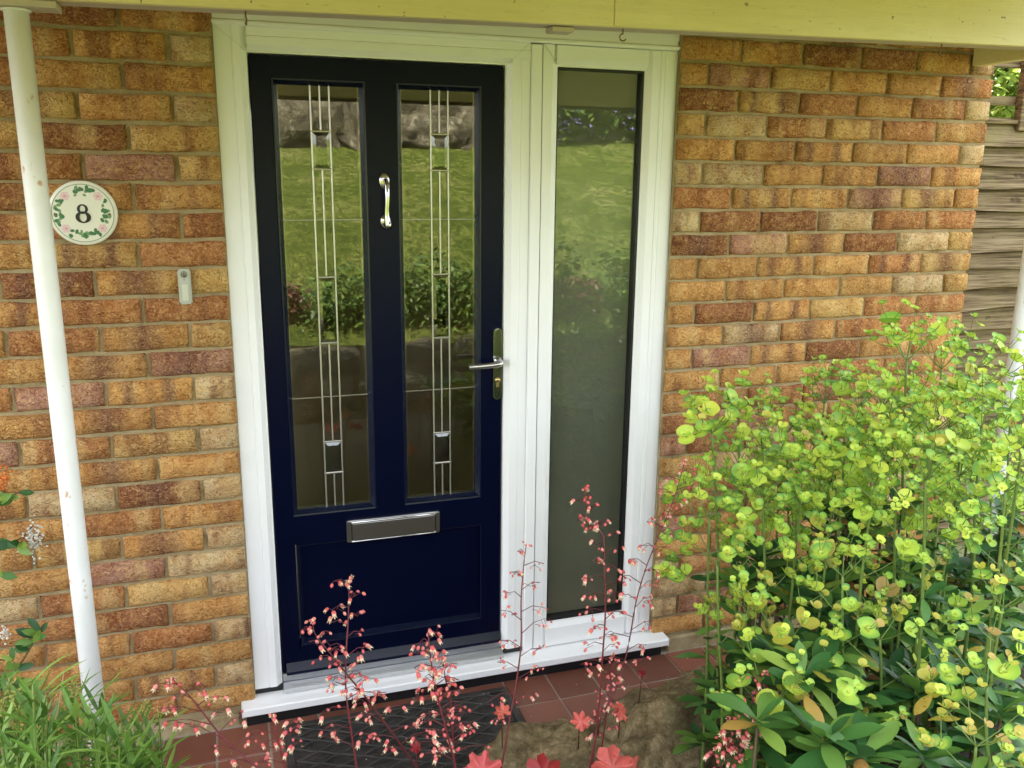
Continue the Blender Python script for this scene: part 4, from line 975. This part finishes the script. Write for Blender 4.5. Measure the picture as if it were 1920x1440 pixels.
def bell_stem(plant, path, y0, y1, dens, size, r, blen=.045, start=.22):
    pts = catmull([at(u, v, y0+(y1-y0)*i/(len(path)-1)) for i, (u, v) in enumerate(path)], 6); n = len(pts)
    # root the stem in the soil below the picture
    b0 = pts[0].copy(); gz = soil_z(b0.x, b0.y); root = Vector((b0.x+(pts[0].x-pts[min(4, n-1)].x)*.8, b0.y-.02, gz-.02)); pts = [root, root.lerp(b0, .6)]+pts; n = len(pts)
    st = tube('stem', pts, [.0022-.0013*i/n for i in range(n)], MHST, plant, 6)
    tw = MBld(); acc = 0; side = 1; total = sum((pts[i+1]-pts[i]).length for i in range(2, n-1)); run = 0
    def bell(p, d, s):
        op = r.random() < .42; o = link('bell_flower', r.choice(BELLO if op else BELLB), st); place(o, p, d, r.uniform(0, 6), s*(1.08 if op else .74))
    nb = dens
    for q in range(nb):
        f = start+(1-start)*((q+.5*r.random())/nb); tgt = f*total; run = 0; i = 2
        while i < n-2 and run+(pts[i+1]-pts[i]).length < tgt: run += (pts[i+1]-pts[i]).length; i += 1
        p = pts[i].lerp(pts[i+1], min(1, max(0, (tgt-run)/max(1e-6, (pts[i+1]-pts[i]).length))))
        side = -side; an = r.uniform(-.5, .5)+(0 if side > 0 else math.pi)
        L = blen*r.uniform(.5, 1.15)*(1.0-.55*f); d = Vector((math.cos(an), math.sin(an)*.7, r.uniform(.15, .75))).normalized()
        e = p+d*L+Vector((0, 0, -.006)); m_ = p+d*L*.55+Vector((0, 0, .004)); V, F = tube_data([p, m_, e], [.0010, .0008, .0006], 4, False); tw.add(V, F)
        for w_ in range(r.choice((2, 3, 4, 4, 5))):
            t_ = r.uniform(.45, 1.05); s0 = p.lerp(e, t_); dd = Vector((r.uniform(-1, 1), r.uniform(-.8, .6), r.uniform(-.4, .6))).normalized(); e2 = s0+dd*r.uniform(.006, .016)
            V, F = tube_data([s0, e2], [.0006, .0005], 3, False); tw.add(V, F); bell(e2, (dd*.5+Vector((0, -.15, -.6))).normalized(), size*r.uniform(.8, 1.2))
    for w_ in range(4): bell(pts[-1]+Vector((r.uniform(-.008, .008), r.uniform(-.006, .006), r.uniform(-.004, .008))), (r.uniform(-.6, .6), -.3, r.uniform(-.5, .3)), size)
    stuff(tw.build('twigs', [MHST], st)); return st
h1 = thing('coral_bells', 'coral bells with sparse sprays leaning left over the porch tiles', 'flower', (.02, -1.15, .3), 'coral bells along the flower bed')
bell_stem(h1, [(483, 1440), (420, 1385), (360, 1310), (325, 1275)], -1.1, -1.05, 13, .0105, rh, .10, .05)
bell_stem(h1, [(535, 1440), (520, 1385), (513, 1345)], -1.1, -1.08, 6, .0105, rh, .085, .0)
h2 = thing('coral_bells', 'coral bells with two crossing red stems before the doormat', 'flower', (.18, -1.15, .3), 'coral bells along the flower bed')
bell_stem(h2, [(669, 1440), (654, 1340), (648, 1281), (650, 1208), (653, 1159), (655, 1088)], -1.1, -1.02, 17, .0102, rh, .06, .12)
bell_stem(h2, [(783, 1440), (729, 1366), (697, 1322), (648, 1261), (615, 1220), (592, 1191), (585, 1165)], -1.1, -1.05, 17, .0102, rh, .06, .10)
h3 = thing('coral_bells', 'densely flowered coral bells standing in front of the door sill', 'flower', (.36, -1.2, .3), 'coral bells along the flower bed')
bell_stem(h3, [(855, 1440), (836, 1366), (822, 1313), (810, 1252), (804, 1202), (803, 1185)], -1.15, -1.08, 22, .0110, rh, .062, .05)
bell_stem(h3, [(853, 1440), (849, 1380), (845, 1313), (835, 1272), (831, 1237)], -1.12, -1.1, 15, .0105, rh, .05, .15)
h4 = thing('coral_bells', 'thin upright coral bells in front of the frame mullion', 'flower', (.42, -1.1, .3), 'coral bells along the flower bed')
bell_stem(h4, [(940, 1440), (955, 1353), (968, 1280), (977, 1207), (977, 1127), (982, 1060), (987, 1020)], -1.1, -1.0, 15, .0080, rh, .075, .22)
h5 = thing('coral_bells', 'tall coral bells clump with long red stems before the sidelight', 'flower', (.62, -1.15, .3), 'coral bells along the flower bed')
bell_stem(h5, [(1105, 1440), (1120, 1357), (1130, 1227), (1135, 1147), (1133, 1060), (1130, 1003), (1104, 978), (1096, 915)], -1.1, -1.0, 22, .0105, rh, .062, .38)
bell_stem(h5, [(1110, 1440), (1122, 1358), (1160, 1280), (1180, 1200), (1193, 1127), (1213, 1060), (1240, 993), (1262, 940), (1283, 870)], -1.1, -.9, 24, .0095, rh, .085, .28)
bell_stem(h5, [(1122, 1440), (1137, 1343), (1146, 1290), (1152, 1236)], -1.08, -1.04, 12, .0095, rh, .045, .30)
h6 = thing('coral_bells', 'short coral bells spray in front of the spurge leaves at bottom', 'flower', (.92, -1.3, .35), 'coral bells along the flower bed')
bell_stem(h6, [(1380, 1440), (1400, 1370), (1412, 1310), (1432, 1262)], -1.25, -1.2, 11, .0105, rh, .05, .0)
bell_stem(h6, [(1352, 1440), (1368, 1400), (1372, 1352)], -1.28, -1.25, 14, .0115, rh, .05, .0)
lv = [(h5, 1150, 1440, -1.12, .050, MHLF, (.1, -.75, .65)), (h5, 1190, 1452, -1.10, .042, MHLF, (.4, -.7, .6)), (h5, 1088, 1352, -1.08, .022, MHLF, (-.3, -.5, .6)), (h5, 1165, 1335, -1.06, .024, MHLF, (.4, -.5, .7)), (h5, 1205, 1262, -1.0, .012, MHLD, (.3, -.9, .1)),
      (h3, 905, 1446, -1.15, .042, MHLF, (0, -.7, .7)), (h3, 780, 1402, -1.1, .014, MHLD, (.2, -.9, .3)), (h4, 942, 1335, -1.08, .018, MHLF, (-.2, -.9, .3)), (h5, 1020, 1452, -1.18, .042, MHLD, (0, -.7, .7))]
for (pl, u, v, y, s, m_, nr_) in lv:
    p = at(u, v, y); lobed_leaf('leaf', p, nr_, s, m_, pl, rh, rh.uniform(0, 6)); tube('leaf_stalk', [p+Vector((0, .004, -.003)), p+Vector((.01, .03, -.05-.3*(p.z-.45)))], .0012, MHST, pl, 5)

# ---- narrow leaved plant at bottom left
rl = random.Random(8)
nl = thing('narrow_leaved_plant', 'bushy narrow leaved green plant hiding the foot of the left post', 'plant', (-.38, -.95, .25))
NAR = [leaf_mesh('leaf', 1, w_, 5, c_, .35, 1.0, MLIN) for (w_, c_) in ((.125, .15), (.11, .35), (.13, -.12))]
NQ = []
heads = MBld()
def lean_head(p, s, r):
    for q in range(26):
        d = Vector((r.gauss(0, 1), r.gauss(0, 1), r.gauss(0, .9)+.2)).normalized(); z0 = r.uniform(-.02, .012)
        V, F = tube_data([Vector(p)+Vector((0, 0, z0)), Vector(p)+Vector((0, 0, z0+.003))+d*s*r.uniform(.6, 1.1)], [.0008, .0014], 4); heads.add(V, F)
shoots = []
for q in range(80):
    t_ = rl.random(); u = -60+370*rl.random()**.9; vtop = 1300+(.28*max(0, u-60))+rl.uniform(-30, 110); y = rl.uniform(-1.05, -.72)
    if u > 200: vtop += 25
    shoots.append((u, vtop, y))
for (u, v, y) in shoots:
    p = at(u, v, y); b0 = Vector((p.x+rl.uniform(-.06, .03), p.y+rl.uniform(-.03, .03), soil_z(p.x, p.y)-.02)); L = (p-b0).length
    pts = catmull([b0, b0.lerp(p, .5)+Vector((rl.uniform(-.02, .02), 0, 0)), p], 6)
    tube('stem', pts, [.0026-.0012*i/len(pts) for i in range(len(pts))], MSTEM, nl, 5)
    for w_ in range(20):
        f = 1-.62*(w_/20)**1.0; pp = pts[min(len(pts)-1, int(f*(len(pts)-1)))]; an = w_*2.39+rl.uniform(-.3, .3); up_ = 1.3-1.2*(1-f)/.62+rl.uniform(-.3, .3)
        y_ = Vector((math.cos(an), math.sin(an), up_)).normalized(); x_ = y_.cross(Vector((0, 0, 1))).normalized(); z_ = x_.cross(y_); s = rl.uniform(.054, .090)
        NQ.append((s/depth_of(pp), Matrix.Translation(pp) @ Matrix((x_, y_, z_)).transposed().to_4x4() @ Matrix.Scale(s, 4)))
for (u, v, y) in ((18, 1290, -.9), (30, 1310, -.92), (137, 1290, -.85), (275, 1330, -.85), (298, 1345, -.85), (243, 1385, -.9), (5, 1330, -.9)):
    p = at(u, v, y); b0 = Vector((p.x-.02, p.y-.02, soil_z(p.x, p.y)-.02)); tube('flower_stem', catmull([b0, b0.lerp(p, .6)+Vector((.004, 0, 0)), p], 5), .0016, MSTEM, nl, 5); lean_head(p, .014, rl)
stuff(heads.build('flower_heads', [MYHD], nl))
NQ.sort(key=lambda t: -t[0]+0*rl.random()); rl.shuffle(NQ); rest = MBld()
for i_, (k_, M) in enumerate(NQ):
    me = rl.choice(NAR)
    if i_ < 300: o = link('leaf', me, nl); o.matrix_basis = M
    else:
        b0 = len(rest.v); rest.v += [M @ v_.co for v_ in me.vertices]; rest.f += [tuple(b0+j for j in f_.vertices) for f_ in me.polygons]; rest.mi += [0]*len(me.polygons)
stuff(rest.build('small_leaves', [MLIN], nl))
ds = tube('dry_stalk', [at(88, 1445, -.9), at(105, 1350, -.9), at(120, 1258, -.9)], [.0022, .0018, .001], MDRY, nl, 5)

# ---- firethorn sprays at the left edge
ft = thing('firethorn', 'firethorn sprays with orange berries and white blossom at left wall', 'shrub', (-.62, -.2, 0))
rfz = random.Random(15)
FLM = [leaf_mesh('leaf', 1, .42, 4, .2, .2, 1.2, MLM), leaf_mesh('leaf', 1, .45, 4, .3, .25, 1.2, MLD)]
def spray(path, y, nl_, s, r):
    pts = catmull([at(u, v, y) for u, v in path], 6); tube('branch', pts, [.0035-.002*i/len(pts) for i in range(len(pts))], MSTEMB, ft, 6)
    for q in range(nl_):
        i = r.randrange(len(pts)//4, len(pts)); p = pts[i]; an = r.uniform(0, 6.28); y_ = Vector((math.cos(an), -.4+.5*math.sin(an), r.uniform(-.3, .8))).normalized(); x_ = y_.cross(Vector((0, 0, 1))).normalized(); z_ = x_.cross(y_)
        z_ = Vector((r.uniform(-.4, .4), -1, .5)); z_ = (z_-y_*z_.dot(y_)).normalized(); x_ = y_.cross(z_)
        o = link('leaf', r.choice(FLM), ft); o.matrix_basis = Matrix.Translation(p) @ Matrix((x_, y_, z_)).transposed().to_4x4() @ Matrix.Scale(s*r.uniform(.7, 1.2), 4)
base_ = at(-80, 1300, -.2)
spray([(-90, 1330), (-20, 1290), (25, 1262), (60, 1210), (80, 1172)], -.16, 26, .046, rfz)
spray([(-90, 1300), (-10, 1275), (40, 1290), (60, 1310)], -.16, 16, .048, rfz)
spray([(-100, 980), (-40, 960), (0, 940), (38, 922)], -.2, 18, .046, rfz)
spray([(-100, 1040), (-40, 1020), (0, 1020), (40, 1018)], -.2, 16, .048, rfz)
spray([(-100, 1080), (-40, 1075), (10, 1078)], -.2, 10, .042, rfz)
spray([(-100, 1230), (-50, 1235), (25, 1238)], -.18, 12, .040, rfz)
tube('trunk', [(-.78, -.15, -.02), (-.80, -.16, .4), (-.76, -.18, .9)], [.014, .011, .006], MBARK, ft, 8)
def cluster(name, u, v, y, wu, hv, n, rad, m):
    b = MBld(); sv, sf = sphere_data(1, 6, 4)
    for q in range(n):
        p = at(u+rfz.gauss(0, wu), v+rfz.gauss(0, hv), y+rfz.uniform(-.02, .02)); b.add(sv, sf, 0, Matrix.Translation(p) @ Matrix.Scale(rad*rfz.uniform(.7, 1.2), 4))
    stuff(b.build(name, [m], ft))
cluster('berries', 6, 892, -.2, 7, 9, 40, .0036, MBERRY); cluster('berries', 2, 915, -.2, 5, 5, 14, .0034, MBERRY); cluster('berries', 45, 1338, -.2, 8, 5, 16, .0036, MBERRY)
cluster('blossom', 62, 1012, -.2, 9, 17, 110, .0030, MWFL); cluster('blossom', 8, 1190, -.2, 5, 8, 30, .0028, MWFL)
tube('branch', [at(20, 1020, -.2), at(45, 1005, -.2), at(62, 985, -.2)], .0018, MSTEMB, ft, 5)

rp = random.Random(31); lt = MBld()
for q in range(70):
    x = rp.uniform(-.3, 1.5); y = rp.uniform(-.45, -.06); sz = rp.uniform(.0015, .0035) if q < 56 else rp.uniform(.005, .011)
    z0 = .0145 if (MX0 < x < MX1 and y < MY1) else .0022
    V, F = leaf_data(1, .8, 2, .2, .3); lt.add(V, F, 0 if (rp.random() < .6 and q < 56) else 1, xf((x, y, z0), (rp.uniform(-.3, .3), rp.uniform(-.3, .3), 1), rp.uniform(0, 6), sz*1.6))
o = stuff(lt.build('petal_litter', [MWFL, MDRY])); tag(o, 'tiny pale petals and crumbs scattered on tiles and doormat', 'petals')
